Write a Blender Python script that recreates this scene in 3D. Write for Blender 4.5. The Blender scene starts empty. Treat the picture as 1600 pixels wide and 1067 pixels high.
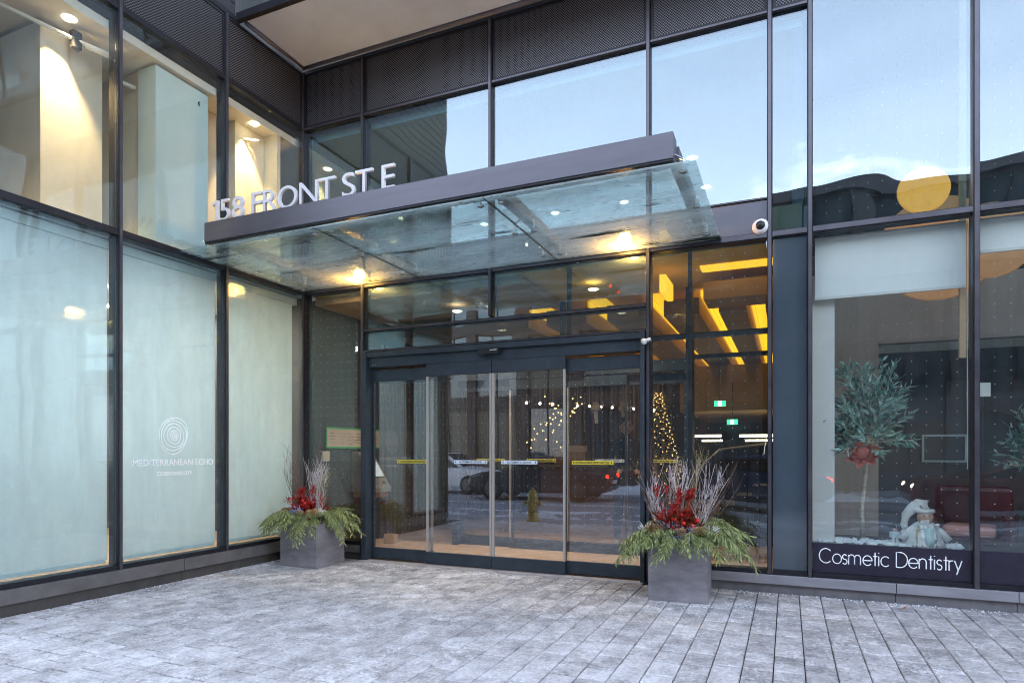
import bpy, bmesh, math, random
from mathutils import Vector, Matrix
R = math.radians
random.seed(7)
S = 0.83                       # survey units -> metres, applied once to every top-level object at the end
sc = bpy.context.scene
C = sc.collection

# ------------------------------------------------------------------ camera, sky, sun, exposure
cam = bpy.data.cameras.new('camera'); cam.lens = 22.40; cam.sensor_width = 36; cam.sensor_fit = 'HORIZONTAL'
cam.shift_y = 0.1076; cam.clip_start = 0.05; cam.clip_end = 2000
camo = bpy.data.objects.new('camera', cam); C.objects.link(camo)
camo.location = Vector((6.948, -7.866, 1.6)) * S
camo.rotation_euler = (R(90), 0, 0.40807)
sc.camera = camo

SUN_EL, SUN_AZ = 21, 25        # low sun behind the building (azimuth from +Y towards +X)
w = bpy.data.worlds.new('World'); sc.world = w; w.use_nodes = True
nt = w.node_tree; nt.nodes.clear(); N = nt.nodes.new; K = nt.links.new
out = N('ShaderNodeOutputWorld'); bg = N('ShaderNodeBackground'); bg.inputs[1].default_value = 0.15
sky = N('ShaderNodeTexSky'); sky.sky_type = 'NISHITA'; sky.sun_disc = False
sky.sun_elevation = R(SUN_EL); sky.sun_rotation = R(SUN_AZ); sky.air_density = 1.0; sky.dust_density = 0.6; sky.ozone_density = 1.6
tc = N('ShaderNodeTexCoord'); mp = N('ShaderNodeMapping'); mp.inputs['Scale'].default_value = (1, 1, 2.2)
n1 = N('ShaderNodeTexNoise'); n1.inputs['Scale'].default_value = 2.1; n1.inputs['Detail'].default_value = 7; n1.inputs['Roughness'].default_value = 0.62
rp = N('ShaderNodeValToRGB'); rp.color_ramp.elements[0].position = 0.55; rp.color_ramp.elements[0].color = (0, 0, 0, 1)
rp.color_ramp.elements[1].position = 0.72; rp.color_ramp.elements[1].color = (.9, .9, .9, 1)
sep = N('ShaderNodeSeparateXYZ'); hz = N('ShaderNodeMapRange'); hz.inputs[1].default_value = 0.05; hz.inputs[2].default_value = 0.75
hz.inputs[3].default_value = 0.6; hz.inputs[4].default_value = 0.06
mxv = N('ShaderNodeMath'); mxv.operation = 'MAXIMUM'
mix = N('ShaderNodeMix'); mix.data_type = 'RGBA'; mix.inputs[7].default_value = (11.0, 11.0, 11.8, 1)
K(tc.outputs['Generated'], mp.inputs[0]); K(mp.outputs[0], n1.inputs[0]); K(n1.outputs[0], rp.inputs[0])
K(tc.outputs['Generated'], sep.inputs[0]); K(sep.outputs[2], hz.inputs[0])
K(rp.outputs[0], mxv.inputs[0]); K(hz.outputs[0], mxv.inputs[1]); K(mxv.outputs[0], mix.inputs[0])
K(sky.outputs[0], mix.inputs[6]); K(mix.outputs[2], bg.inputs[0]); K(bg.outputs[0], out.inputs[0])

sl = bpy.data.lights.new('sun', 'SUN'); sl.energy = 2.0; sl.angle = R(0.53); sl.color = (1, .9, .78)
so = bpy.data.objects.new('sun', sl); C.objects.link(so); so.location = (0, 0, 40)
so.rotation_euler = (R(90 - SUN_EL), 0, R(180 - SUN_AZ))

sc.view_settings.view_transform = 'Standard'; sc.view_settings.look = 'None'
sc.view_settings.gamma = 1; sc.view_settings.exposure = 2.35; sc.view_settings.use_curve_mapping = False
sc.cycles.max_bounces = 14; sc.cycles.transparent_max_bounces = 40; sc.cycles.glossy_bounces = 6
sc.cycles.diffuse_bounces = 4; sc.cycles.sample_clamp_indirect = 4; sc.cycles.caustics_reflective = False
sc.cycles.caustics_refractive = False; sc.cycles.use_denoising = True; sc.cycles.filter_width = 1.0

# ------------------------------------------------------------------ materials
def mat(name, col, rough=.5, metal=0, noise=0, nscale=5, bump=0, bscale=40, emit=None, estr=0, spec=.5, stretch=(1, 1, 1), trans=0):
    m = bpy.data.materials.new(name); m.use_nodes = True; t = m.node_tree
    b = t.nodes['Principled BSDF']; b.inputs['Base Color'].default_value = (*col, 1)
    b.inputs['Roughness'].default_value = rough; b.inputs['Metallic'].default_value = metal
    b.inputs['Specular IOR Level'].default_value = spec
    if emit: b.inputs['Emission Color'].default_value = (*emit, 1); b.inputs['Emission Strength'].default_value = estr
    if noise or bump:
        tcn = t.nodes.new('ShaderNodeTexCoord'); mpn = t.nodes.new('ShaderNodeMapping'); mpn.inputs['Scale'].default_value = stretch
        t.links.new(tcn.outputs['Object'], mpn.inputs[0])
    if noise:
        n = t.nodes.new('ShaderNodeTexNoise'); n.inputs['Scale'].default_value = nscale; n.inputs['Detail'].default_value = 8
        n.inputs['Roughness'].default_value = .65; t.links.new(mpn.outputs[0], n.inputs[0])
        r = t.nodes.new('ShaderNodeMapRange'); r.inputs[1].default_value = .3; r.inputs[2].default_value = .7
        r.inputs[3].default_value = 1 - noise; r.inputs[4].default_value = 1 + noise; t.links.new(n.outputs[0], r.inputs[0])
        x = t.nodes.new('ShaderNodeMix'); x.data_type = 'RGBA'; x.blend_type = 'MULTIPLY'; x.inputs[0].default_value = 1
        x.inputs[6].default_value = (*col, 1); t.links.new(r.outputs[0], x.inputs[7]); t.links.new(x.outputs[2], b.inputs['Base Color'])
        rr = t.nodes.new('ShaderNodeMapRange'); rr.inputs[3].default_value = max(0, rough - .1); rr.inputs[4].default_value = min(1, rough + .12)
        t.links.new(n.outputs[0], rr.inputs[0]); t.links.new(rr.outputs[0], b.inputs['Roughness'])
    if bump:
        n = t.nodes.new('ShaderNodeTexNoise'); n.inputs['Scale'].default_value = bscale; n.inputs['Detail'].default_value = 4
        t.links.new(mpn.outputs[0], n.inputs[0]); bp = t.nodes.new('ShaderNodeBump'); bp.inputs['Strength'].default_value = bump
        bp.inputs['Distance'].default_value = .01; t.links.new(n.outputs[0], bp.inputs['Height']); t.links.new(bp.outputs[0], b.inputs['Normal'])
    return m

def schlick(t):
    n = t.nodes.new; k = t.links.new
    g = n('ShaderNodeNewGeometry'); d = n('ShaderNodeVectorMath'); d.operation = 'DOT_PRODUCT'; k(g.outputs['Normal'], d.inputs[0]); k(g.outputs['Incoming'], d.inputs[1])
    a = n('ShaderNodeMath'); a.operation = 'ABSOLUTE'; k(d.outputs['Value'], a.inputs[0])
    b = n('ShaderNodeMath'); b.operation = 'SUBTRACT'; b.inputs[0].default_value = 1; b.use_clamp = True; k(a.outputs[0], b.inputs[1])
    p = n('ShaderNodeMath'); p.operation = 'POWER'; p.inputs[1].default_value = 5; k(b.outputs[0], p.inputs[0]); return p.outputs[0]

def glass(name, base=.1, tint=(.86, .92, .92), dots=None, gcol=(1, 1, 1), warp=.25, grime=.007, axis='XZ', mirror=1.0, dstr=.7):
    """thin architectural glass: clear transmission + coated mirror reflection, faint grime, optional printed dot grid"""
    m = bpy.data.materials.new(name); m.use_nodes = True; t = m.node_tree; t.nodes.clear(); n = t.nodes.new; k = t.links.new
    o = n('ShaderNodeOutputMaterial'); tr = n('ShaderNodeBsdfTransparent'); tr.inputs[0].default_value = (*tint, 1)
    gl = n('ShaderNodeBsdfGlossy'); gl.inputs['Color'].default_value = (*gcol, 1); gl.inputs['Roughness'].default_value = 0.0
    fo = schlick(t)
    ma = n('ShaderNodeMath'); ma.operation = 'MULTIPLY_ADD'; ma.inputs[1].default_value = (1 - base) * mirror; ma.inputs[2].default_value = base; ma.use_clamp = True
    k(fo, ma.inputs[0])
    tcn = n('ShaderNodeTexCoord'); nz = n('ShaderNodeTexNoise'); nz.inputs['Scale'].default_value = .9; nz.inputs['Detail'].default_value = 1
    bp = n('ShaderNodeBump'); bp.inputs['Strength'].default_value = warp; bp.inputs['Distance'].default_value = .02
    k(tcn.outputs['Object'], nz.inputs[0]); k(nz.outputs[0], bp.inputs['Height']); k(bp.outputs[0], gl.inputs['Normal'])
    mx = n('ShaderNodeMixShader'); k(ma.outputs[0], mx.inputs[0]); k(tr.outputs[0], mx.inputs[1]); k(gl.outputs[0], mx.inputs[2])
    df = n('ShaderNodeBsdfDiffuse'); df.inputs[0].default_value = (.75, .78, .78, 1)
    n2 = n('ShaderNodeTexNoise'); n2.inputs['Scale'].default_value = 6; n2.inputs['Detail'].default_value = 8; n2.inputs['Roughness'].default_value = .7
    mp2 = n('ShaderNodeMapping'); mp2.inputs['Scale'].default_value = (1, 1, .35)
    k(tcn.outputs['Object'], mp2.inputs[0]); k(mp2.outputs[0], n2.inputs[0])
    mr = n('ShaderNodeMapRange'); mr.inputs[1].default_value = .4; mr.inputs[2].default_value = .8; mr.inputs[3].default_value = grime * .3; mr.inputs[4].default_value = grime * 3
    k(n2.outputs[0], mr.inputs[0]); last = mr.outputs[0]
    if dots:
        sp = n('ShaderNodeSeparateXYZ'); k(tcn.outputs['Object'], sp.inputs[0]); ds = []
        for ax, per in ((0 if axis == 'XZ' else 1, dots), (2, dots)):
            a = n('ShaderNodeMath'); a.operation = 'PINGPONG'; a.inputs[1].default_value = per / 2; k(sp.outputs[ax], a.inputs[0])
            q = n('ShaderNodeMath'); q.operation = 'POWER'; q.inputs[1].default_value = 2; k(a.outputs[0], q.inputs[0]); ds.append(q)
        ad = n('ShaderNodeMath'); k(ds[0].outputs[0], ad.inputs[0]); k(ds[1].outputs[0], ad.inputs[1])
        lt = n('ShaderNodeMath'); lt.operation = 'LESS_THAN'; lt.inputs[1].default_value = (.0042 if axis == 'XZ' else .0036) ** 2; k(ad.outputs[0], lt.inputs[0])
        ml = n('ShaderNodeMath'); ml.operation = 'MULTIPLY'; ml.inputs[1].default_value = dstr; k(lt.outputs[0], ml.inputs[0]); mxm = n('ShaderNodeMath'); mxm.operation = 'MAXIMUM'; k(ml.outputs[0], mxm.inputs[0]); k(last, mxm.inputs[1]); last = mxm.outputs[0]
    m2 = n('ShaderNodeMixShader'); k(last, m2.inputs[0]); k(mx.outputs[0], m2.inputs[1]); k(df.outputs[0], m2.inputs[2]); k(m2.outputs[0], o.inputs[0])
    return m

M = {}
M['frame'] = mat('frame', (.028, .029, .036), .38, .5, noise=.25, nscale=3)
M['cap'] = mat('cap', (.11, .105, .12), .35, .7, noise=.2, nscale=4)
M['door'] = mat('door', (.040, .054, .068), .42, .3, noise=.25, nscale=6)
M['fascia'] = mat('fascia', (.135, .130, .148), .38, .5, noise=.2, nscale=2, stretch=(.4, 1, 3))
M['panel'] = mat('panel', (.13, .13, .15), .4, .45, noise=.12, nscale=2)
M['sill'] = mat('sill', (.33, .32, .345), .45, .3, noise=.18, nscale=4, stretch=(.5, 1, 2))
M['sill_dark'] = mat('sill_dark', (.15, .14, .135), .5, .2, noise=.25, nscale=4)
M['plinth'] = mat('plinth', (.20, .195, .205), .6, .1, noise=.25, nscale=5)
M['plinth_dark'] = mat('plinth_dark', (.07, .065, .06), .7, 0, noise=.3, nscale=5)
M['soffit'] = mat('soffit', (.52, .66, .84), .8, 0, noise=.09, nscale=1.6, bump=.2, bscale=60)
M['dark'] = mat('dark', (.015, .015, .018), .6)
M['siding'] = mat('siding', (.05, .05, .062), .45, .3, noise=.2)
M['glass_up'] = glass('glass_up', .14, (.66, .8, .82), gcol=(.88, .94, 1), warp=.3)
M['glass_tall'] = glass('glass_tall', .15, (.7, .8, .8), dots=.135, gcol=(.84, .92, 1), warp=.6, dstr=.3)
M['glass_low'] = glass('glass_low', .07, (.92, .94, .92), dots=.135, gcol=(.82, .93, 1), warp=.4)
M['glass_transom'] = glass('glass_transom', .2, (.84, .92, .93), gcol=(.78, .95, 1), warp=.4)
M['glass_left_up'] = glass('glass_left_up', .045, (.93, .95, .92), gcol=(.85, .95, 1), dots=.135, axis='YZ', dstr=.14, warp=.5)
M['glass_left_low'] = glass('glass_left_low', .05, (.85, .935, .94), gcol=(.85, .95, 1), dots=.135, axis='YZ', dstr=.14, warp=.4, grime=.02)
M['glass_door'] = glass('glass_door', .125, (.88, .88, .87), dstr=.6, dots=.12, gcol=(.9, .95, 1), warp=.15)
M['glass_inner'] = glass('glass_inner', .03, (.93, .93, .92), dots=None, gcol=(.9, .95, 1), warp=.15)
M['shadowbox'] = mat('shadowbox', (.065, .088, .105), .03, 0, noise=.1, nscale=2, spec=1)
M['gasket'] = mat('gasket', (.02, .02, .022), .7)
M['steel'] = mat('steel', (.5, .5, .5), .3, .9)
M['stile'] = mat('stile', (.50, .46, .42), .35, .4)
M['threshold'] = mat('threshold', (.45, .42, .42), .5, .2, noise=.2)
M['white'] = mat('white', (.78, .78, .76), .6, noise=.03)
M['blind'] = mat('blind', (.86, .87, .87), .8, noise=.03, nscale=.8, stretch=(1, 1, .3))
_t = M['blind'].node_tree; _tl = _t.nodes.new('ShaderNodeBsdfTranslucent'); _tl.inputs[0].default_value = (.85, .86, .85, 1)
_mx = _t.nodes.new('ShaderNodeMixShader'); _mx.inputs[0].default_value = .45; _t.links.new(_t.nodes['Principled BSDF'].outputs[0], _mx.inputs[1])
_t.links.new(_tl.outputs[0], _mx.inputs[2]); _t.links.new(_mx.outputs[0], _t.nodes['Material Output'].inputs[0])
M['blind_front'] = mat('blind_front', (.92, .95, .95), .8, noise=.03, nscale=.8)
M['light_panel'] = mat('light_panel', (1, 1, 1), .5, emit=(.95, .97, 1), estr=13)
M['light_warm'] = mat('light_warm', (1, 1, 1), .5, emit=(1, .88, .68), estr=18)
M['letter'] = mat('letter', (.78, .77, .77), .45, 0)
M['print'] = mat('print', (.96, .97, .97), .6)
M['vinyl'] = mat('vinyl', (.022, .018, .035), .35, noise=.25, nscale=9)
M['beige'] = mat('beige', (.62, .56, .46), .8, noise=.14, nscale=1.3, stretch=(1, 1, .5), bump=.15, bscale=25)
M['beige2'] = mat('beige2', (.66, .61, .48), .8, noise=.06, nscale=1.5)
M['pale_panel'] = mat('pale_panel', (.55, .68, .70), .5, noise=.06, nscale=1)
M['ceil'] = mat('ceil', (.72, .70, .66), .8, noise=.03)
M['taupe'] = mat('taupe', (.52, .44, .38), .7, noise=.1, nscale=2, stretch=(3, 1, .3))
M['brown_dark'] = mat('brown_dark', (.055, .04, .035), .6, noise=.2, nscale=3, stretch=(6, 1, .3))
M['slat'] = mat('slat', (.17, .11, .075), .55, noise=.3, nscale=4, stretch=(8, 8, .6))
M['wood'] = mat('wood', (.28, .15, .075), .5, noise=.25, nscale=5, stretch=(8, 8, .5))
M['floor'] = mat('floor', (.64, .43, .285), .4, noise=.15, nscale=5, stretch=(.6, 4, 1))
M['tan'] = mat('tan', (.55, .38, .22), .6, noise=.1)
M['ceil_brown'] = mat('ceil_brown', (.46, .31, .17), .6, noise=.08, nscale=2)
M['cove'] = mat('cove', (.8, .6, .2), .8, emit=(1, .56, .02), estr=.27)
M['cove_glow_wall'] = mat('cove_glow_wall', (.80, .52, .10), .8)  # yellow spill of the coves put into the ceiling colour
M['lamp'] = mat('lamp', (1, .9, .7), .5, emit=(1, .52, .13), estr=16)
M['down'] = mat('down', (1, 1, 1), .5, emit=(1, .80, .5), estr=2.5)
M['linear'] = mat('linear', (1, 1, 1), .5, emit=(1, .85, .55), estr=1.6)
M['fairy'] = mat('fairy', (1, .9, .6), .5, emit=(1, .55, .18), estr=1.1)
M['bulb'] = mat('bulb', (1, .95, .8), .5, emit=(1, .85, .65), estr=3)
M['black'] = mat('black', (.012, .012, .013), .35)
M['gold'] = mat('gold', (.80, .45, .10), .6, .1, noise=.2, nscale=6, emit=(1, .42, .05), estr=.24)
M['gold2'] = mat('gold2', (.60, .36, .18), .6, .1, noise=.12, nscale=5, emit=(1, .5, .2), estr=.04)
M['screen'] = mat('screen', (.7, .8, .85), .3, emit=(.7, .85, .95), estr=.08)
M['kiosk'] = mat('kiosk', (.42, .36, .30), .35, .6, noise=.1)
M['paper'] = mat('paper', (.62, .46, .35), .8, noise=.08)
M['tape_green'] = mat('tape_green', (.06, .42, .10), .6)
M['ink'] = mat('ink', (.03, .03, .04), .7)
M['tape_yellow'] = mat('tape_yellow', (.80, .66, .04), .5)
M['tape_white'] = mat('tape_white', (.74, .80, .86), .5)
M['planter'] = mat('planter', (.235, .22, .235), .55, .1, noise=.4, nscale=2.2, stretch=(1, 1, 2.5), bump=.1, bscale=12)
M['soil'] = mat('soil', (.03, .022, .015), .95)
def leafmat(name, a, b, rough=.6, sc_=14):
    m = bpy.data.materials.new(name); m.use_nodes = True; t = m.node_tree; bs = t.nodes['Principled BSDF']; bs.inputs['Roughness'].default_value = rough
    g = t.nodes.new('ShaderNodeNewGeometry'); n = t.nodes.new('ShaderNodeTexNoise'); n.inputs['Scale'].default_value = sc_; n.inputs['Detail'].default_value = 5
    tt = t.nodes.new('ShaderNodeTexCoord'); t.links.new(tt.outputs['Object'], n.inputs[0])
    ad = t.nodes.new('ShaderNodeMath'); ad.operation = 'MULTIPLY_ADD'; ad.inputs[1].default_value = .6; t.links.new(g.outputs['Random Per Island'], ad.inputs[0])
    s2 = t.nodes.new('ShaderNodeMath'); s2.operation = 'SUBTRACT'; s2.inputs[1].default_value = .3; t.links.new(n.outputs[0], s2.inputs[0]); t.links.new(s2.outputs[0], ad.inputs[2])
    r = t.nodes.new('ShaderNodeValToRGB'); r.color_ramp.elements[0].color = (*a, 1); r.color_ramp.elements[1].color = (*b, 1)
    t.links.new(ad.outputs[0], r.inputs[0]); t.links.new(r.outputs[0], bs.inputs['Base Color'])
    return m
M['cedar'] = leafmat('cedar', (.025, .065, .018), (.46, .50, .19))
M['cedar_stem'] = mat('cedar_stem', (.30, .26, .10), .7)
M['birch'] = mat('birch', (.60, .54, .53), .6, noise=.5, nscale=30)
M['twig'] = mat('twig', (.16, .10, .07), .8, noise=.3, nscale=30)
M['twig_gold'] = mat('twig_gold', (.34, .28, .12), .8)
M['berry'] = mat('berry', (.62, .02, .015), .3)
M['redleaf'] = leafmat('redleaf', (.22, .01, .01), (.62, .04, .03))
M['magnolia'] = leafmat('magnolia', (.10, .03, .012), (.38, .10, .03), .4)
M['blueflower'] = leafmat('blueflower', (.10, .18, .55), (.50, .60, .82))
M['cone'] = mat('cone', (.28, .17, .09), .6, noise=.3, nscale=30)
M['goldcone'] = mat('goldcone', (.65, .45, .22), .4, .4)
M['olive'] = leafmat('olive', (.012, .10, .075), (.50, .74, .66), .4)
M['bark'] = mat('bark', (.62, .55, .42), .8, noise=.4, nscale=25)
M['bow'] = mat('bow', (.62, .17, .12), .5, noise=.1)
M['santa'] = mat('santa', (.78, .80, .78), .8, noise=.06, bump=.5, bscale=60)
M['santa_robe'] = mat('santa_robe', (.45, .62, .62), .6)
M['santa_gold'] = mat('santa_gold', (.55, .48, .25), .5)
M['skin'] = mat('skin', (.62, .40, .30), .5)
M['coat'] = mat('coat', (.022, .024, .032), .7)
M['jeans'] = mat('jeans', (.03, .05, .09), .8)
M['hair'] = mat('hair', (.015, .01, .008), .6)
M['shoe'] = mat('shoe', (.5, .5, .5), .6)
M['redchair'] = mat('redchair', (.07, .010, .013), .4)
M['pinkcushion'] = mat('pinkcushion', (.60, .28, .22), .7)
M['exit'] = mat('exit', (.02, .5, .15), .5, emit=(.03, .75, .25), estr=.9)
M['exit_white'] = mat('exit_white', (.9, .95, .9), .5, emit=(.9, 1, .9), estr=1.2)
M['asphalt'] = mat('asphalt', (.30, .30, .33), .75, noise=.35, nscale=.5, bump=.3, bscale=60, stretch=(.3, 1.5, 1))
M['concrete'] = mat('concrete', (.40, .40, .42), .8, noise=.25, nscale=1.2)
M['snow'] = mat('snow', (.82, .85, .9), .7, noise=.12, nscale=3, bump=.8, bscale=12)
M['fakesnow'] = mat('fakesnow', (.80, .86, .9), .8, bump=1, bscale=30)
M['line'] = mat('line', (.7, .7, .68), .7, noise=.2)
M['brick'] = mat('brick', (.11, .085, .075), .85, noise=.3, nscale=4)
M['bldg_dark'] = mat('bldg_dark', (.11, .11, .12), .6, noise=.3, nscale=.6)
M['bldg_grey'] = mat('bldg_grey', (.15, .15, .16), .7, noise=.2, nscale=.8)
M['bldg_win'] = mat('bldg_win', (.05, .08, .10), .06, spec=1)
M['bldg_lit'] = mat('bldg_lit', (.10, .08, .06), .4, emit=(1, .75, .4), estr=.01)
M['hydrant'] = mat('hydrant', (.66, .44, .03), .45, noise=.1)
M['car_silver'] = mat('car_silver', (.88, .89, .92), .3, .0)
M['car_black'] = mat('car_black', (.05, .055, .07), .18, .2, spec=.8)
M['car_red'] = mat('car_red', (.22, .015, .02), .2, .3)
M['car_blue'] = mat('car_blue', (.04, .08, .16), .2, .2)
M['tyre'] = mat('tyre', (.015, .015, .015), .9)
M['rim'] = mat('rim', (.12, .12, .13), .4, .6)
M['car_glass'] = mat('car_glass', (.01, .013, .016), .04, spec=1)
M['head'] = mat('head', (.9, .9, .85), .2, emit=(1, .8, .55), estr=7)
M['tail'] = mat('tail', (.6, .02, .01), .3, emit=(1, .03, .01), estr=2.5)
M['greenleaf'] = mat('greenleaf', (.01, .30, .16), .5)
M['brownleaf'] = mat('brownleaf', (.45, .13, .04), .7)

def perforated(name, axis):
    m = bpy.data.materials.new(name); m.use_nodes = True; t = m.node_tree; b = t.nodes['Principled BSDF']; n = t.nodes.new; k = t.links.new
    b.inputs['Roughness'].default_value = .42; b.inputs['Metallic'].default_value = .45
    tcn = n('ShaderNodeTexCoord'); sp = n('ShaderNodeSeparateXYZ'); k(tcn.outputs['Object'], sp.inputs[0])
    p = .034; terms = []
    def grid(off):
        q = []
        for ax in (axis, 2):
            a0 = n('ShaderNodeMath'); a0.inputs[1].default_value = off; k(sp.outputs[ax], a0.inputs[0])
            a = n('ShaderNodeMath'); a.operation = 'PINGPONG'; a.inputs[1].default_value = p / 2; k(a0.outputs[0], a.inputs[0])
            s = n('ShaderNodeMath'); s.operation = 'POWER'; s.inputs[1].default_value = 2; k(a.outputs[0], s.inputs[0]); q.append(s)
        ad = n('ShaderNodeMath'); k(q[0].outputs[0], ad.inputs[0]); k(q[1].outputs[0], ad.inputs[1])
        lt = n('ShaderNodeMath'); lt.operation = 'LESS_THAN'; lt.inputs[1].default_value = .0108 ** 2; k(ad.outputs[0], lt.inputs[0]); return lt
    g1, g2 = grid(0), grid(p / 2)
    mx = n('ShaderNodeMath'); mx.operation = 'MAXIMUM'; k(g1.outputs[0], mx.inputs[0]); k(g2.outputs[0], mx.inputs[1])
    c = n('ShaderNodeMix'); c.data_type = 'RGBA'; c.inputs[6].default_value = (.18, .18, .195, 1); c.inputs[7].default_value = (.008, .008, .01, 1)
    k(mx.outputs[0], c.inputs[0]); k(c.outputs[2], b.inputs['Base Color'])
    bp = n('ShaderNodeBump'); bp.invert = True; bp.inputs['Distance'].default_value = .006; bp.inputs['Strength'].default_value = .6
    k(mx.outputs[0], bp.inputs['Height']); k(bp.outputs[0], b.inputs['Normal'])
    return m
M['perf_x'] = perforated('perf_x', 0); M['perf_y'] = perforated('perf_y', 1)

def canopy_glass():
    m = bpy.data.materials.new('canopy_glass'); m.use_nodes = True; t = m.node_tree; t.nodes.clear(); n = t.nodes.new; k = t.links.new
    o = n('ShaderNodeOutputMaterial'); tr = n('ShaderNodeBsdfTransparent'); tr.inputs[0].default_value = (.80, .89, .87, 1)
    gl = n('ShaderNodeBsdfGlossy'); gl.inputs['Roughness'].default_value = .02; gl.inputs['Color'].default_value = (.92, 1, .98, 1)
    ma = n('ShaderNodeMath'); ma.operation = 'MULTIPLY_ADD'; ma.inputs[1].default_value = .95; ma.inputs[2].default_value = .05; k(schlick(t), ma.inputs[0])
    mx = n('ShaderNodeMixShader'); k(ma.outputs[0], mx.inputs[0]); k(tr.outputs[0], mx.inputs[1]); k(gl.outputs[0], mx.inputs[2])
    tcn = n('ShaderNodeTexCoord'); mp = n('ShaderNodeMapping'); mp.inputs['Scale'].default_value = (.45, 1.6, 1); k(tcn.outputs['Object'], mp.inputs[0])
    nz = n('ShaderNodeTexNoise'); nz.inputs['Scale'].default_value = 1.6; nz.inputs['Detail'].default_value = 10; nz.inputs['Roughness'].default_value = .7; k(mp.outputs[0], nz.inputs[0])
    r = n('ShaderNodeMapRange'); r.inputs[1].default_value = .38; r.inputs[2].default_value = .68; r.inputs[3].default_value = .16; r.inputs[4].default_value = .44; k(nz.outputs[0], r.inputs[0])
    tl = n('ShaderNodeBsdfTranslucent'); tl.inputs[0].default_value = (.72, .82, .82, 1); df = n('ShaderNodeBsdfDiffuse'); df.inputs[0].default_value = (.6, .7, .68, 1)
    dd = n('ShaderNodeMixShader'); dd.inputs[0].default_value = .35; k(tl.outputs[0], dd.inputs[1]); k(df.outputs[0], dd.inputs[2])
    m2 = n('ShaderNodeMixShader'); k(r.outputs[0], m2.inputs[0]); k(mx.outputs[0], m2.inputs[1]); k(dd.outputs[0], m2.inputs[2])
    # dark grit streaks: long thin ridges of leaf litter
    mp3 = n('ShaderNodeMapping'); mp3.inputs['Scale'].default_value = (.22, 2.8, 1); mp3.inputs['Location'].default_value = (.4, .15, 0); k(tcn.outputs['Object'], mp3.inputs[0])
    n3 = n('ShaderNodeTexNoise'); n3.inputs['Scale'].default_value = 1.3; n3.inputs['Detail'].default_value = 12; n3.inputs['Roughness'].default_value = .72; k(mp3.outputs[0], n3.inputs[0])
    r3 = n('ShaderNodeMapRange'); r3.inputs[1].default_value = .60; r3.inputs[2].default_value = .62; k(n3.outputs[0], r3.inputs[0])
    n4 = n('ShaderNodeTexNoise'); n4.inputs['Scale'].default_value = 22; n4.inputs['Detail'].default_value = 5; k(mp.outputs[0], n4.inputs[0])
    r4 = n('ShaderNodeMapRange'); r4.inputs[1].default_value = .66; r4.inputs[2].default_value = .70; k(n4.outputs[0], r4.inputs[0])
    mm = n('ShaderNodeMath'); mm.operation = 'MAXIMUM'; k(r3.outputs[0], mm.inputs[0]); k(r4.outputs[0], mm.inputs[1])
    dk = n('ShaderNodeBsdfDiffuse'); dk.inputs[0].default_value = (.05, .065, .05, 1)
    m3 = n('ShaderNodeMixShader'); k(mm.outputs[0], m3.inputs[0]); k(m2.outputs[0], m3.inputs[1]); k(dk.outputs[0], m3.inputs[2]); k(m3.outputs[0], o.inputs[0])
    return m
M['canopy_glass'] = canopy_glass()

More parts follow.
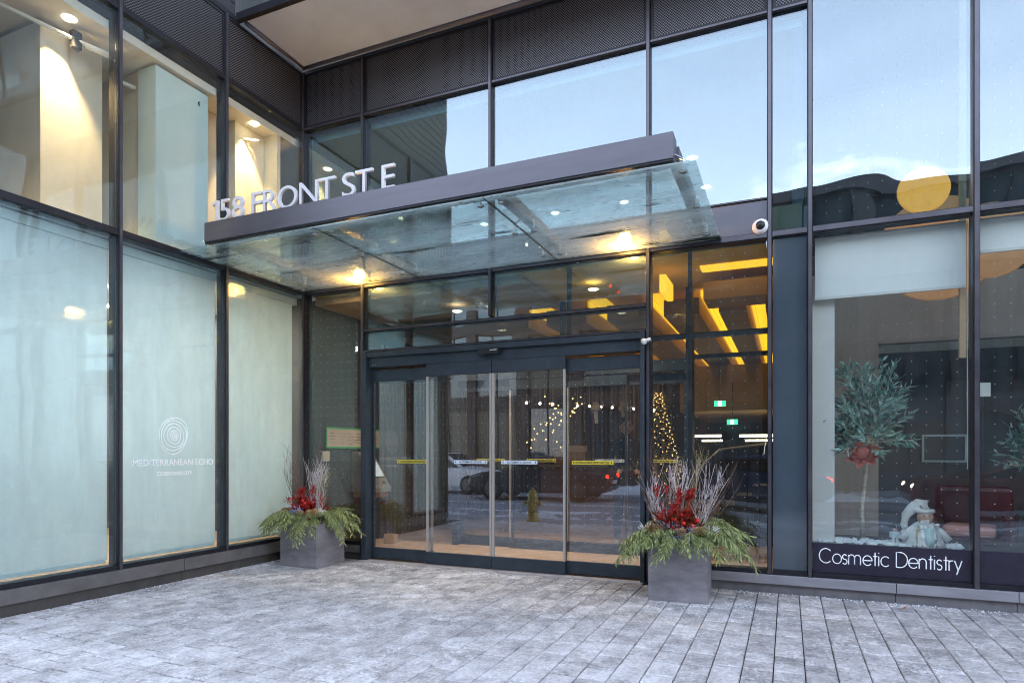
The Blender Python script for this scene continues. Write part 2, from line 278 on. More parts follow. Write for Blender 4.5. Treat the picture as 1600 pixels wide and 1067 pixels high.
def paver_mat():
    m = bpy.data.materials.new('paver'); m.use_nodes = True; t = m.node_tree; b = t.nodes['Principled BSDF']; n = t.nodes.new; k = t.links.new
    g = n('ShaderNodeNewGeometry'); oi = n('ShaderNodeObjectInfo')
    def noise(s, d, r_, st=(1, 1, 1), rot=0):
        mp = n('ShaderNodeMapping'); mp.inputs['Scale'].default_value = st; mp.inputs['Rotation'].default_value = (0, 0, rot); k(g.outputs['Position'], mp.inputs[0])
        z = n('ShaderNodeTexNoise'); z.inputs['Scale'].default_value = s; z.inputs['Detail'].default_value = d; z.inputs['Roughness'].default_value = r_; k(mp.outputs[0], z.inputs[0]); return z.outputs[0]
    big = noise(.55, 3, .5); mid = noise(6.5, 10, .75, (1, .8, 1), -.4); fine = noise(38, 6, .7)
    def mrng(x, a, b_, c, d):
        r = n('ShaderNodeMapRange'); r.inputs[1].default_value = a; r.inputs[2].default_value = b_; r.inputs[3].default_value = c; r.inputs[4].default_value = d; k(x, r.inputs[0]); return r.outputs[0]
    def add(x, y):
        a = n('ShaderNodeMath'); k(x, a.inputs[0]); k(y, a.inputs[1]); return a.outputs[0]
    rnd = mrng(add(g.outputs['Random Per Island'], oi.outputs['Random']), 0, 2, -.2, .2)
    # dried salt builds up away from the walls where nobody walks it off
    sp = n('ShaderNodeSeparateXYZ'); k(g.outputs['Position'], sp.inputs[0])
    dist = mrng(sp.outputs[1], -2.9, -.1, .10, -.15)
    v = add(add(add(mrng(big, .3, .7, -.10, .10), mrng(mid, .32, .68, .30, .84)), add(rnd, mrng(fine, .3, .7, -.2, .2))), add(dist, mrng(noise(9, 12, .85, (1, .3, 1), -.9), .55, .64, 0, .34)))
    # thin dried tide lines and tyre-like scuffs
    ln = noise(1.5, 6, .62, (1, 1, 1), .8); dd_ = n('ShaderNodeMath'); dd_.operation = 'SUBTRACT'; dd_.inputs[1].default_value = .5; k(ln, dd_.inputs[0])
    ab = n('ShaderNodeMath'); ab.operation = 'ABSOLUTE'; k(dd_.outputs[0], ab.inputs[0])
    lw_ = mrng(ab.outputs[0], .003, .012, .30, 0); mk = n('ShaderNodeMath'); mk.operation = 'MULTIPLY'; k(lw_, mk.inputs[0]); k(mrng(noise(2.3, 4, .6), .46, .6, 0, 1), mk.inputs[1])
    v = add(v, mk.outputs[0])
    ra = n('ShaderNodeValToRGB'); e = ra.color_ramp.elements
    e[0].position = .0; e[0].color = (.095, .09, .09, 1); e[1].position = 1; e[1].color = (.85, .82, .81, 1)
    x = e.new(.42); x.color = (.33, .31, .305, 1); x = e.new(.66); x.color = (.55, .52, .51, 1)
    k(v, ra.inputs[0]); k(ra.outputs[0], b.inputs['Base Color'])
    b.inputs['Roughness'].default_value = .8
    bp = n('ShaderNodeBump'); bp.inputs['Strength'].default_value = .5; bp.inputs['Distance'].default_value = .004; k(fine, bp.inputs['Height']); k(bp.outputs[0], b.inputs['Normal'])
    return m
M['paver'] = paver_mat()
M['joint'] = mat('joint', (.085, .08, .08), .9, noise=.7, nscale=1.6)

# ------------------------------------------------------------------ mesh helpers
class MB:
    def __init__(s): s.b = bmesh.new()
    def box(s, x0, x1, y0, y1, z0, z1, mtx=None):
        v = [s.b.verts.new((x, y, z)) for z in (z0, z1) for x, y in ((x0, y0), (x1, y0), (x1, y1), (x0, y1))]
        if mtx is not None:
            for q in v: q.co = mtx @ q.co
        for f in ((3, 2, 1, 0), (4, 5, 6, 7), (0, 1, 5, 4), (1, 2, 6, 5), (2, 3, 7, 6), (3, 0, 4, 7)): s.b.faces.new([v[i] for i in f])
        return s
    def tube(s, pts, r0, r1=None, n=6, flat=1, cap=True):
        r1 = r0 if r1 is None else r1; pts = [Vector(p) for p in pts]; rings = []
        for i, p in enumerate(pts):
            d = (pts[min(i + 1, len(pts) - 1)] - pts[max(i - 1, 0)])
            d = d.normalized() if d.length > 1e-9 else Vector((0, 0, 1))
            u = d.cross(Vector((0, 0, 1)) if abs(d.z) < .95 else Vector((0, 1, 0))).normalized(); v = d.cross(u)
            r = r0 + (r1 - r0) * i / max(1, len(pts) - 1)
            rings.append([s.b.verts.new(p + u * r * math.cos(a) + v * r * flat * math.sin(a)) for a in [2 * math.pi * j / n for j in range(n)]])
        for a, b in zip(rings, rings[1:]):
            for j in range(n): s.b.faces.new((a[j], a[(j + 1) % n], b[(j + 1) % n], b[j]))
        if cap: s.b.faces.new(rings[0][::-1]); s.b.faces.new(rings[-1])
        return s
    def lathe(s, prof, c=(0, 0, 0), n=20, mtx=None):
        rings = []
        for r, z in prof:
            rings.append([s.b.verts.new(Vector((c[0] + r * math.cos(2 * math.pi * j / n), c[1] + r * math.sin(2 * math.pi * j / n), c[2] + z))) for j in range(n)])
        for a, b in zip(rings, rings[1:]):
            for j in range(n): s.b.faces.new((a[j], a[(j + 1) % n], b[(j + 1) % n], b[j]))
        s.b.faces.new(rings[0][::-1]); s.b.faces.new(rings[-1])
        if mtx is not None:
            for rg in rings:
                for q in rg: q.co = mtx @ q.co
        return s
    def prism(s, poly, a0, a1, plane='xz'):
        """polygon in a plane, extruded along the third axis"""
        def P(u, v, w_): return {'xz': (u, w_, v), 'xy': (u, v, w_), 'yz': (w_, u, v)}[plane]
        A = [s.b.verts.new(P(u, v, a0)) for u, v in poly]; B = [s.b.verts.new(P(u, v, a1)) for u, v in poly]
        s.b.faces.new(A); s.b.faces.new(B[::-1])
        for i in range(len(poly)): s.b.faces.new((A[i], B[i], B[(i + 1) % len(poly)], A[(i + 1) % len(poly)]))
        return s
    def ball(s, c, r, seg=8, sq=(1, 1, 1)):
        m_ = Matrix.Translation(c) @ Matrix.Diagonal((r * sq[0], r * sq[1], r * sq[2], 1))
        bmesh.ops.create_uvsphere(s.b, u_segments=seg, v_segments=max(4, seg // 2 + 1), radius=1, matrix=m_); return s
    def leaf(s, p, d, up, L, W, fold=.25, droop=.0):
        p, d, up = Vector(p), Vector(d).normalized(), Vector(up)
        sd = d.cross(up); sd = sd.normalized() if sd.length > 1e-6 else Vector((1, 0, 0)); nn = sd.cross(d)
        a = s.b.verts.new(p); m1 = s.b.verts.new(p + d * L * .5 - nn * W * fold); t_ = s.b.verts.new(p + d * L - Vector((0, 0, droop * L)))
        l = s.b.verts.new(p + d * L * .45 + sd * W * .5); r = s.b.verts.new(p + d * L * .45 - sd * W * .5)
        s.b.faces.new((a, r, m1)); s.b.faces.new((a, m1, l)); s.b.faces.new((r, t_, m1)); s.b.faces.new((m1, t_, l)); return s
    def build(s, name, m, parent=None, loc=None, smooth=False, kind=None, bevel=0, recalc=True):
        if recalc: bmesh.ops.recalc_face_normals(s.b, faces=s.b.faces)
        me = bpy.data.meshes.new(name); s.b.to_mesh(me); s.b.free()
        me.materials.append(M[m] if isinstance(m, str) else m)
        if smooth:
            for f in me.polygons: f.use_smooth = True
        o = bpy.data.objects.new(name, me); C.objects.link(o)
        if parent is not None: o.parent = parent
        if loc is not None: o.location = loc
        if kind: o['kind'] = kind
        if bevel:
            b = o.modifiers.new('bevel', 'BEVEL'); b.width = bevel; b.segments = 2; b.limit_method = 'ANGLE'
        return o
def box(name, m, parent, *a, **k): return MB().box(*a).build(name, m, parent, **k)
def thing(name, label, cat, loc=(0, 0, 0), rz=0, group=None):
    o = bpy.data.objects.new(name, None); C.objects.link(o); o.location = loc; o.rotation_euler = (0, 0, rz); o.empty_display_size = .1
    o['label'] = label; o['category'] = cat
    if group: o['group'] = group
    return o
def tag(o, label, cat, group=None):
    o['label'] = label; o['category'] = cat
    if group: o['group'] = group
    return o
def struct(o): o['kind'] = 'structure'; return o
def copy_tree(o, parent=None, loc=None, rz=None, label=None):
    c = o.copy(); C.objects.link(c)
    if parent is not None: c.parent = parent
    if loc is not None: c.location = loc
    if rz is not None: c.rotation_euler[2] = rz
    if label: c['label'] = label
    for ch in list(o.children): copy_tree(ch, c)
    return c
def text_mesh(s, name, m, parent, bbox, plane='xz', at=0, depth=.004, bold=0):
    """default-font lettering fitted to bbox=(u0,u1,z0,z1) on plane y=at ('xz', read from -y) or x=at ('yz', read from +x)"""
    cu = bpy.data.curves.new(name, 'FONT'); cu.body = s; cu.size = 1; cu.offset = bold; cu.extrude = .5; cu.resolution_u = 4
    tmp = bpy.data.objects.new('tmp', cu); C.objects.link(tmp); bpy.context.view_layer.update()
    me = bpy.data.meshes.new_from_object(tmp.evaluated_get(bpy.context.evaluated_depsgraph_get()))
    bpy.data.objects.remove(tmp); bpy.data.curves.remove(cu)
    xs = [v.co.x for v in me.vertices]; ys = [v.co.y for v in me.vertices]
    sx = (bbox[1] - bbox[0]) / (max(xs) - min(xs)); sy = (bbox[3] - bbox[2]) / (max(ys) - min(ys)); mx, my = min(xs), min(ys)
    for v in me.vertices:
        u = bbox[0] + (v.co.x - mx) * sx; z = bbox[2] + (v.co.y - my) * sy; d = v.co.z * depth
        v.co = (u, at - d, z) if plane == 'xz' else (at + d, u, z)
    me.materials.clear(); me.materials.append(M[m]); o = bpy.data.objects.new(name, me); C.objects.link(o)
    if parent is not None: o.parent = parent
    return o

# ------------------------------------------------------------------ ground
gr = struct(box('ground', 'concrete', None, -160, 160, -160, 160, -.7, -.36))
road = struct(box('road', 'asphalt', None, -120, 120, -19, -6.95, -.35, -.2))
for yy in (-12.9, -12.6):
    MB().box(-90, 90, yy - .05, yy + .05, -.199, -.194).build('lane_line', 'line', road)
struct(box('curb', 'concrete', None, -120, 120, -6.949, -6.75, -.3, -.045, bevel=.02))
struct(box('sidewalk', 'concrete', None, -120, 120, -6.749, -5.62, -.3, -.05))
struct(box('far_sidewalk', 'concrete', None, -120, 120, -22, -19.0, -.34, -.06))
pav = struct(box('pavement', 'joint', None, -.4, 13.5, -5.6, 1.0, -.32, -.028))
def snowbank(name, x0, x1, yc, h, wd, z):
    b = MB(); nx, ny = int((x1 - x0) / .12), 9; vs = []
    for i in range(nx + 1):
        x = x0 + (x1 - x0) * i / nx; hh = h * (.45 + .35 * math.sin(x * 1.7) * math.sin(x * .6 + 1) + .35 * random.random()); row = []
        for j in range(ny):
            u = j / (ny - 1) * 2 - 1
            row.append(b.b.verts.new((x, yc + u * wd + .08 * math.sin(x * 2.3), z + max(0, hh) * (1 - u * u) * (.7 + .5 * random.random()) - .02)))
        vs.append(row)
    for i in range(nx):
        for j in range(ny - 1): b.b.faces.new((vs[i][j], vs[i + 1][j], vs[i + 1][j + 1], vs[i][j + 1]))
    return b.build(name, 'snow', None, kind='stuff', smooth=True)
snowbank('snow_bank', -30, 30, -7.25, .30, .34, -.2)
snowbank('snow_bank', -40, 40, -18.6, .35, .4, -.2)
snowbank('snow_patch', -30, 30, -10.1, .05, .5, -.2)

# pavers: courses running away from the facade, each stone a piece of its own
F_, HY, YAW = 995.67, 705.64, -.40807
def proj(x, y, z):
    c, s = math.cos(YAW), math.sin(YAW); dx, dy = x - 6.948, y + 7.866; dep = s * dx + c * dy
    if dep < .2: return (9999, 9999, dep)
    return (800 + F_ * (c * dx - s * dy) / dep, HY - F_ * (z - 1.6) / dep, dep)
def stone(b, x0, x1, y0, y1, zt, tl=(0, 0)):
    ch = .006; zb = -.05
    o = [(x0, y0), (x1, y0), (x1, y1), (x0, y1)]; i_ = [(x0 + ch, y0 + ch), (x1 - ch, y0 + ch), (x1 - ch, y1 - ch), (x0 + ch, y1 - ch)]
    cx, cy = (x0 + x1) / 2, (y0 + y1) / 2
    A = [b.verts.new((x, y, zb)) for x, y in o]; B = [b.verts.new((x, y, zt - ch + tl[0] * (x - cx) + tl[1] * (y - cy))) for x, y in o]
    T = [b.verts.new((x, y, zt + tl[0] * (x - cx) + tl[1] * (y - cy))) for x, y in i_]
    b.faces.new(T)
    for j in range(4):
        q = (j + 1) % 4; b.faces.new((A[j], A[q], B[q], B[j])); b.faces.new((B[j], B[q], T[q], T[j]))
stones = []; W_ = .214; i = 0
x = .005
while x < 12.6:
    y = -.035 - random.random() * .02 if not (1.1 < x < 5.4) else -.16
    wrow = W_
    while y > -5.55:
        L_ = random.choice((.19, .19, .24, .29, .31)); y1 = max(y - L_, -5.59)
        if y - y1 > .06: stones.append((x, x + wrow, y1, y))
        y -= L_
    x += wrow
def vis(s_):
    px, py, d = proj((s_[0] + s_[1]) / 2, (s_[2] + s_[3]) / 2, 0); return -40 < px < 1640 and py < 1110, d
near = sorted([s_ for s_ in stones if vis(s_)[0]], key=lambda s_: vis(s_)[1])[:298]
ns = set(near); cache = {}
for s_ in near:
    key = round(s_[3] - s_[2], 2), random.randrange(4)
    if key not in cache:
        b = MB(); hw = (s_[1] - s_[0]) / 2; hl = (s_[3] - s_[2]) / 2; g = .0042
        stone(b.b, -hw + g, hw - g, -hl + g + .006, hl - g - .006, 0, (random.uniform(-.008, .008), random.uniform(-.008, .008)))
        o = b.build('paver', 'paver', pav); cache[key] = o.data
    else:
        o = bpy.data.objects.new('paver', cache[key]); C.objects.link(o); o.parent = pav
    o.location = ((s_[0] + s_[1]) / 2, (s_[2] + s_[3]) / 2, random.uniform(-.003, .002)); o.scale = (1, 1, 1)
    o.rotation_euler[2] = random.uniform(-.006, .006)
b = MB(); g = .0042
for s_ in stones:
    if s_ not in ns: stone(b.b, s_[0] + g, s_[1] - g, s_[2] + g + .005, s_[3] - g - .005, random.uniform(-.003, .002), (random.uniform(-.008, .008), random.uniform(-.008, .008)))
b.build('far_pavers', 'paver', pav, kind='stuff')
# salt grains gathered along the walls and scattered by the door
b = MB()
def grain(x, y, s_):
    b.b.verts.ensure_lookup_table(); bmesh.ops.create_icosphere(b.b, subdivisions=1, radius=s_, matrix=Matrix.Translation((x, y, s_ * .4)) @ Matrix.Rotation(random.random() * 3, 4, 'Z') @ Matrix.Diagonal((1, random.uniform(.5, 1), .6, 1)))
for _ in range(420): grain(.04 + abs(random.gauss(0, .10)), -random.random() * 4.5, random.uniform(.003, .010))
for _ in range(420): grain(5.45 + random.random() * 5, -.08 - abs(random.gauss(0, .10)), random.uniform(.003, .010))
for _ in range(260): grain(1.2 + random.random() * 4.4, -.25 - abs(random.gauss(0, .35)), random.uniform(.003, .008))
for _ in range(260): grain(random.gauss(6.3, .6), -.6 - abs(random.gauss(0, .5)), random.uniform(.003, .008))
b.build('salt_grains', 'snow', None, kind='stuff')
def litter(name, m, label, x, y, s_, rz):
    b = MB(); n_ = 7; pts = [(s_ * math.cos(t), s_ * .45 * math.sin(t) * (1 + .3 * math.cos(3 * t))) for t in [2 * math.pi * q / n_ for q in range(n_)]]
    b.prism(pts, 0, .006, 'xy'); o = b.build(name, m, None, loc=(x, y, .002)); o.rotation_euler = (R(8), R(-12), rz); tag(o, label, 'litter'); return o
litter('plastic_scrap', 'greenleaf', 'small green scrap lying on the paving in front of the dentist window', 8.05, -2.05 - 1.25, .035, .4)
litter('fallen_leaf', 'brownleaf', 'tiny orange brown leaf on the paving by the grey sill', 8.05, -.28, .03, 1)

# ------------------------------------------------------------------ main facade
fac = thing('glass_facade', 'dark framed glass curtain wall around the entrance, facing the paved court', 'facade', (0, 0, 0))
def pane(m, x0, x1, z0, z1, parent=None, y=0, name='window_pane', th=.012):
    # origin at the pane's own corner so its ripples differ from its neighbour's
    return MB().box(0, x1 - x0, 0, th, 0, z1 - z0).build(name, m, parent or fac, loc=(x0, y, z0))
def mull(x, z0, z1, w_=.05, y0=-.055, y1=.12, m='frame', name='mullion', parent=None):
    o = MB().box(x - w_ / 2, x + w_ / 2, y0, y1, z0, z1).build(name, m, parent or fac)
    MB().box(x - w_ / 2 + .008, x + w_ / 2 - .008, y0 - .016, y0 - .0005, z0, z1).build('cap', 'cap', o); return o
def trans(x0, x1, z, h=.05, y0=-.045, y1=.12, cap=True, m='frame'):
    o = MB().box(x0, x1, y0, y1, z - h / 2, z + h / 2).build('transom', m, fac)
    if cap: MB().box(x0, x1, y0 - .014, y0 - .0005, z - h / 2 + .01, z + h / 2 - .01).build('cap', 'cap', o)
    return o
XS = [1.145, 3.243, 5.383, 6.762, 7.178]; XR = [8.712, 10.25, 11.8]
mull(.028, .21, 7.48, .045)
for q in (3.243,):
    mull(q, 3.445, 7.48)
for q in (1.145, 5.383): mull(q, .0, 7.48)
mull(6.762, .21, 7.48); mull(7.178, .21, 9.4)
for q in XR: mull(q, .21, 9.4, .058)
edges = [.05] + XS + XR
for a, b_ in zip(edges, edges[1:]):
    a2 = a + (.03 if a > .1 else 0); b2 = b_ - .03
    trans(a2, b2, 4.07, .075)
    if b_ <= 7.2: trans(a2, b2, 6.605, .045)
    if b_ <= 6.8:
        MB().box(a2, b2, -.02, .0, 4.112, 4.478).build('solid_panel', 'panel', fac)
        trans(a2, b2, 4.495, .03, y0=-.03)
        pane('glass_up', a2, b2, 4.512, 6.58)
    elif b_ <= 7.2: pane('glass_up', a2, b2, 4.11, 6.58)
    else:
        pane('glass_tall', a2, b2, 4.11, 9.35)
    if b_ <= 7.2:
        MB().box(a2 + .004, b2 - .004, -.012, .01, 6.632, 7.475).build('perforated_panel', 'perf_x', fac)
        f = MB().box(a2, b2, -.024, -.0125, 6.63, 6.665).box(a2, b2, -.024, -.0125, 7.44, 7.476)
        f.box(a2, a2 + .03, -.024, -.0125, 6.666, 7.439).box(b2 - .03, b2, -.024, -.0125, 6.666, 7.439).build('panel_border', 'frame', fac)
for a, b_ in ((.05, 1.145), (5.383, 6.762), (7.178, 8.712), (8.712, 10.25), (10.25, 11.8)):
    a2 = a + (.03 if a > .1 else 0); b2 = b_ - .03
    trans(a2, b2, .235, .05, cap=False)
    pane('glass_low', a2, b2, .262, 4.03)
trans(6.792, 7.148, .235, .05, cap=False)
MB().box(6.795, 7.145, -.004, .03, .262, 4.03).build('shadow_box', 'shadowbox', fac)
MB().box(5.835, 5.885, .10, .14, .26, 4.03).build('inner_mullion', 'frame', fac); MB().box(5.413, 5.834, .10, .14, 2.975, 3.03).box(5.886, 6.732, .10, .14, 2.975, 3.03).build('inner_transom', 'frame', fac)
MB().box(4.28, 4.34, .125, .16, 3.11, 4.03).build('inner_mullion', 'frame', fac)
# transom lights over the door
trans(1.175, 5.353, 3.395, .05); trans(1.175, 5.353, 3.085, .035, y0=-.06)
pane('glass_transom', 1.175, 3.213, 3.422, 4.03); pane('glass_transom', 3.273, 5.353, 3.422, 4.03)
pane('glass_transom', 1.175, 5.353, 3.105, 3.368)
# sills in lengths with a joint
for a, b_ in ((.0, 1.12), (5.41, 8.0), (8.006, 9.05), (9.056, 11.83)):
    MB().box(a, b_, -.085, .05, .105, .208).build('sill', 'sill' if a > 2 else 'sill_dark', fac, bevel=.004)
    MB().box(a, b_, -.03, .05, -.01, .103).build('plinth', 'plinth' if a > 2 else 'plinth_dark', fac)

# ------------------------------------------------------------------ left wing
lw = thing('glass_wing', 'left wing of dark framed glass with white blinds behind its lower panes', 'facade', (0, 0, 0))
def boxl(name, m, y0, y1, z0, z1, x0=-.12, x1=.0, parent=None, **k): return MB().box(x0, x1, y0, y1, z0, z1).build(name, m, parent or lw, **k)
YS = [0, -1.533, -3.020, -4.56]
for yy in YS[1:]:
    o = boxl('mullion', 'frame', yy - .025, yy + .025, .27, 7.48, -.12, .04)
    MB().box(.0405, .054, yy - .017, yy + .017, .27, 7.48).build('cap', 'cap', o)
for a, b_ in zip(YS, YS[1:]):
    y1_, y0_ = a - (.026 if a < 0 else .07), b_ + .026
    boxl('transom', 'frame', y0_, y1_, 4.035, 4.11, -.12, .035); boxl('transom', 'frame', y0_, y1_, 6.585, 6.63, -.12, .035); boxl('transom', 'frame', y0_, y1_, .275, .325, -.12, .03)
    for z0, z1, m in ((.326, 4.034, 'glass_left_low'), (4.111, 6.584, 'glass_left_up')):
        MB().box(0, .012, 0, y1_ - y0_, 0, z1 - z0).build('window_pane', m, lw, loc=(-.012, y0_, z0))
    MB().box(-.01, .012, y0_ + .004, y1_ - .004, 6.634, 7.475).build('perforated_panel', 'perf_y', lw)
    MB().box(.0125, .024, y0_, y1_, 6.632, 6.665).box(.0125, .024, y0_, y1_, 7.44, 7.476).box(.0125, .024, y0_, y0_ + .03, 6.666, 7.439).box(.0125, .024, y1_ - .03, y1_, 6.666, 7.439).build('panel_border', 'frame', lw)
for a, b_ in ((-.1, -2.2), (-2.206, -4.6)):
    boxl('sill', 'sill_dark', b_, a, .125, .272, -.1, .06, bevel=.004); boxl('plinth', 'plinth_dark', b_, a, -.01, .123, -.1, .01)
boxl('end_wall', 'siding', -4.62, -4.59, -.3, 14, -9, -.125)
for k_ in range(16):   # cladding boards above the ribbon
    z = 7.56 + k_ * .155
    MB().box(-.05, .012, -4.58, -1.36, z, z + .147).build('siding_board', 'siding', lw, bevel=.006)
boxl('wall_cap', 'frame', -4.58, -1.3, 7.485, 7.545, -.1, .03)
boxl('upper_wall', 'siding', -4.58, -1.30, 10.06, 14, -.3, .0)

# overhanging balcony
bal = thing('balcony', 'overhanging balcony with beige soffit and glass rail above the corner', 'balcony', (0, -1.3, 7.52))
def bb(name, m, x0, x1, y0, y1, z0, z1, **k): return MB().box(x0, x1, y0 + 1.3, y1 + 1.3, z0 - 7.52, z1 - 7.52).build(name, m, bal, **k)
bb('soffit', 'soffit', .06, 7.12, -1.28, -.05, 7.54, 7.58)
bb('slab', 'bldg_grey', .02, 7.14, -1.28, -.02, 7.60, 7.85)
bb('edge_beam', 'frame', .02, 7.14, -1.36, -1.285, 7.5, 7.60)
for q in range(4):
    a = .05 + q * 1.78
    bb('rail_glass', 'glass_left_up', a, a + 1.74, -1.34, -1.325, 7.62, 8.7); bb('rail_post', 'frame', a + 1.745, a + 1.775, -1.35, -1.31, 7.61, 8.75)
bb('back_panel', 'pale_panel', .1, 7.1, -.3, -.1, 7.86, 8.6)
MB().tube([(.05, 1.215, .0), (7.1, 1.215, .0)], .035, n=10).build('pipe', 'panel', bal, smooth=True)
MB().tube([(.075, .06, .0), (.075, 1.22, .0)], .03, n=10).build('pipe', 'panel', bal, smooth=True)

# tower mass above and behind the visible storeys (it shades the court)
tw = thing('tower', 'grey upper storeys of the building above the glass front', 'building', (0, 0, 8))
MB().box(-12, 7.14, .15, 16, -.4, 26).build('wall', 'bldg_grey', tw); MB().box(7.2, 22, .6, 16, 1.4, 26).build('wall', 'bldg_grey', tw)
MB().box(-12, -.35, -4.55, .14, -.4, 26).build('wall', 'bldg_grey', tw)
MB().box(11.86, 30, .05, 16, -8, 25.9).build('wall', 'bldg_dark', tw)

# ------------------------------------------------------------------ canopy
can = thing('entrance_canopy', 'flat glass entrance canopy with a deep grey metal front beam', 'canopy', (3, 0, 4.09))
def cb(name, m, x0, x1, y0, y1, z0, z1, parent=None, **k): return MB().box(x0 - 3, x1 - 3, y0, y1, z0 - 4.09, z1 - 4.09).build(name, m, parent or can, **k)
cb('fascia', 'fascia', .392, 6.03, -2.2, -2.0, 4.165, 4.40, bevel=.004)
cb('fascia_lip', 'frame', .392, 6.03, -2.19, -2.02, 4.15, 4.164)
sx = [.02, 2.115, 4.212, 6.235]
for a, b_ in zip(sx, sx[1:]): cb('glass_panel', 'canopy_glass', a + .006, b_ - .006, -2.25, -.07, 4.082, 4.098)
for q in (.33, 2.115, 4.212, 6.0):
    MB().box(q - .05 - 3, q + .05 - 3, -1.995, -.021, .14, .26).build('outrigger', 'panel', can)
    for yy in (-2.08, -1.2, -.3):
        for dx in ((0,) if q in (.33, 6.0) else (-.11, .12)):
            X_ = (q + dx if q not in (.33, 6.0) else (.29 if q < 1 else 6.1)) - 3
            o = MB().lathe([(.0, -.022), (.026, -.022), (.034, -.014), (.034, -.009)], (X_, yy, 0), 14).build('bolt_cap', 'steel', can, smooth=False)
            MB().tube([(X_, yy, .012), (X_, yy, .10), (q - 3, yy, .17)], .011, n=6).build('spider_arm', 'steel', o)
for q in (2.115, 4.212): cb('joint_seal', 'gasket', q - .005, q + .005, -2.25, -.075, 4.080, 4.100)
cb('wall_channel', 'frame', .03, 6.24, -.069, -.021, 4.075, 4.112)

sg = thing('address_sign', 'raised pale metal letters reading 158 FRONT ST E standing on the canopy beam', 'sign', (1.8, -2.12, 4.40))
LX = [('1', 277, 320), ('5', 330, 390), ('8', 405, 478), ('F', 527, 592), ('R', 600, 685), ('O', 690, 812), ('N', 828, 942), ('T', 948, 1050), ('S', 1095, 1175), ('T', 1178, 1285), ('E', 1342, 1422)]
LETTER_X = []
c_, s__ = math.cos(YAW), math.sin(YAW)
for ch, a, b_ in LX:     # survey: bearing of each letter edge -> distance along the beam
    xs_ = []
    for v in (a, b_):
        t_ = (260 + v / 4 - 800) / F_; xs_.append(6.948 + (s__ + t_ * c_) * (7.866 - 2.16) / (c_ - t_ * s__))
    LETTER_X.append((ch, round(xs_[0], 3), round(xs_[1], 3)))
for ch, a, b_ in LETTER_X:
    if ch == '1':
        u0, u1 = a - 1.8, b_ - 1.8
        MB().prism([(u1 - .045, .003), (u1, .003), (u1, .265), (u1 - .05, .265), (u0 + .018, .236), (u0 + .022, .206), (u1 - .045, .226)], -.036, -.004).build(ch, 'letter', sg)
        continue
    text_mesh(ch, 'letter', 'letter', sg, (a - 1.8, b_ - 1.8, .003, .265), 'xz', -.02, .032, -.004)

# warm wall lamps over the canopy
for x_, lab in ((1.17, 'glowing warm wall lamp above the canopy glass, left of the door'), (5.12, 'glowing warm wall lamp above the canopy glass, right of the door')):
    l = thing('wall_lamp', lab, 'lamp', (x_, -.06, 4.2), group='wall lamps above the canopy')
    MB().box(-.09, .09, .005, .039, -.06, .08).build('back_plate', 'frame', l, bevel=.01)
    MB().lathe([(.01, .07), (.06, .06), (.085, .02), (.09, -.02), (.06, -.05), (.01, -.055)], (0, -.10, 0), 14).build('glass_bowl', 'lamp', l, smooth=True)
    ld = bpy.data.lights.new('warm_glow', 'POINT'); ld.energy = 11; ld.color = (1, .42, .08); ld.shadow_soft_size = .08
    lo = bpy.data.objects.new('warm_glow', ld); C.objects.link(lo); lo.parent = l; lo.location = (0, -.24, -.02)

# security camera
dc = thing('security_camera', 'round white dome security camera on the grey panel right of the canopy', 'camera', (6.665, -.022, 4.17))
RX = Matrix.Rotation(R(90), 4, 'X')
MB().lathe([(.0, 0), (.088, 0), (.092, .03), (.075, .075), (.05, .085), (.0, .085)], mtx=RX, n=20).build('housing', 'white', dc, smooth=True)
MB().ball((0, -.075, 0), .052, 14).build('lens_dome', 'black', dc, smooth=True)

# ------------------------------------------------------------------ sliding doors
def tape(parent, x0, x1, z, y, kind_):
    o = MB().box(x0, x1, y, y + .003, z - .024, z + .024).build('sticker', 'tape_yellow' if kind_ else 'tape_white', parent)
    if kind_: text_mesh('CAUTION AUTOMATIC DOOR STAND CLEAR', 'lettering', 'ink', o, (x0 + .05, x1 - .05, z - .014, z + .014), 'xz', y - .002, .002, .02)
    else: text_mesh('AUTOMATIC DOOR', 'lettering', 'ink', o, (x0 + .08, x1 - .08, z - .014, z + .014), 'xz', y - .002, .002, .01)
    for xx in (x0 + .025, x1 - .025): MB().prism([(xx - .012, z), (xx + .008, z - .016), (xx + .008, z + .016)], y - .0025, y - .0005).build('arrow_mark', 'ink', o)
def leaf(parent, x0, x1, y, zt, gm, tp, pale):
    lf = MB().box(x0, x1, y - .022, y + .022, .022, .185).build('door_leaf', 'door', parent, bevel=.004)
    MB().box(x0, x1, y - .022, y + .022, zt - .17, zt).build('top_rail', 'door', lf, bevel=.004)
    for a, b_ in ((x0, x0 + .03), (x1 - .03, x1)):
        MB().box(a, b_, y - .015, y + .015, .186, zt - .171).build('stile', 'stile' if (a == x0) in pale else 'door', lf)
    MB().box(0, x1 - x0 - .064, -.004, .004, 0, zt - .362).build('glass', gm, lf, loc=(x0 + .032, y, .188))
    if tp is not None: tape(lf, tp[0], tp[1], 1.46, y - .009, tp[2])
    return lf
sd = thing('sliding_door', 'four leaf automatic sliding glass door in a blue grey frame, closed', 'door', (0, 0, 0))
MB().box(1.175, 1.262, -.13, .12, 0, 3.06).build('jamb', 'door', sd, bevel=.004); MB().box(5.302, 5.35, -.13, .12, 0, 3.06).build('jamb', 'door', sd, bevel=.004)
MB().box(1.264, 5.30, -.06, .12, 2.84, 3.058).build('header', 'door', sd, bevel=.004)
MB().box(1.264, 5.30, -.115, -.062, 2.985, 3.058).build('header_cover', 'door', sd, bevel=.004)
MB().box(1.17, 5.34, -.20, -.035, -.008, .012).build('threshold', 'threshold', sd)
leaf(sd, 1.268, 2.30, .04, 2.81, 'glass_door', (1.70, 2.23, 1), (False,))
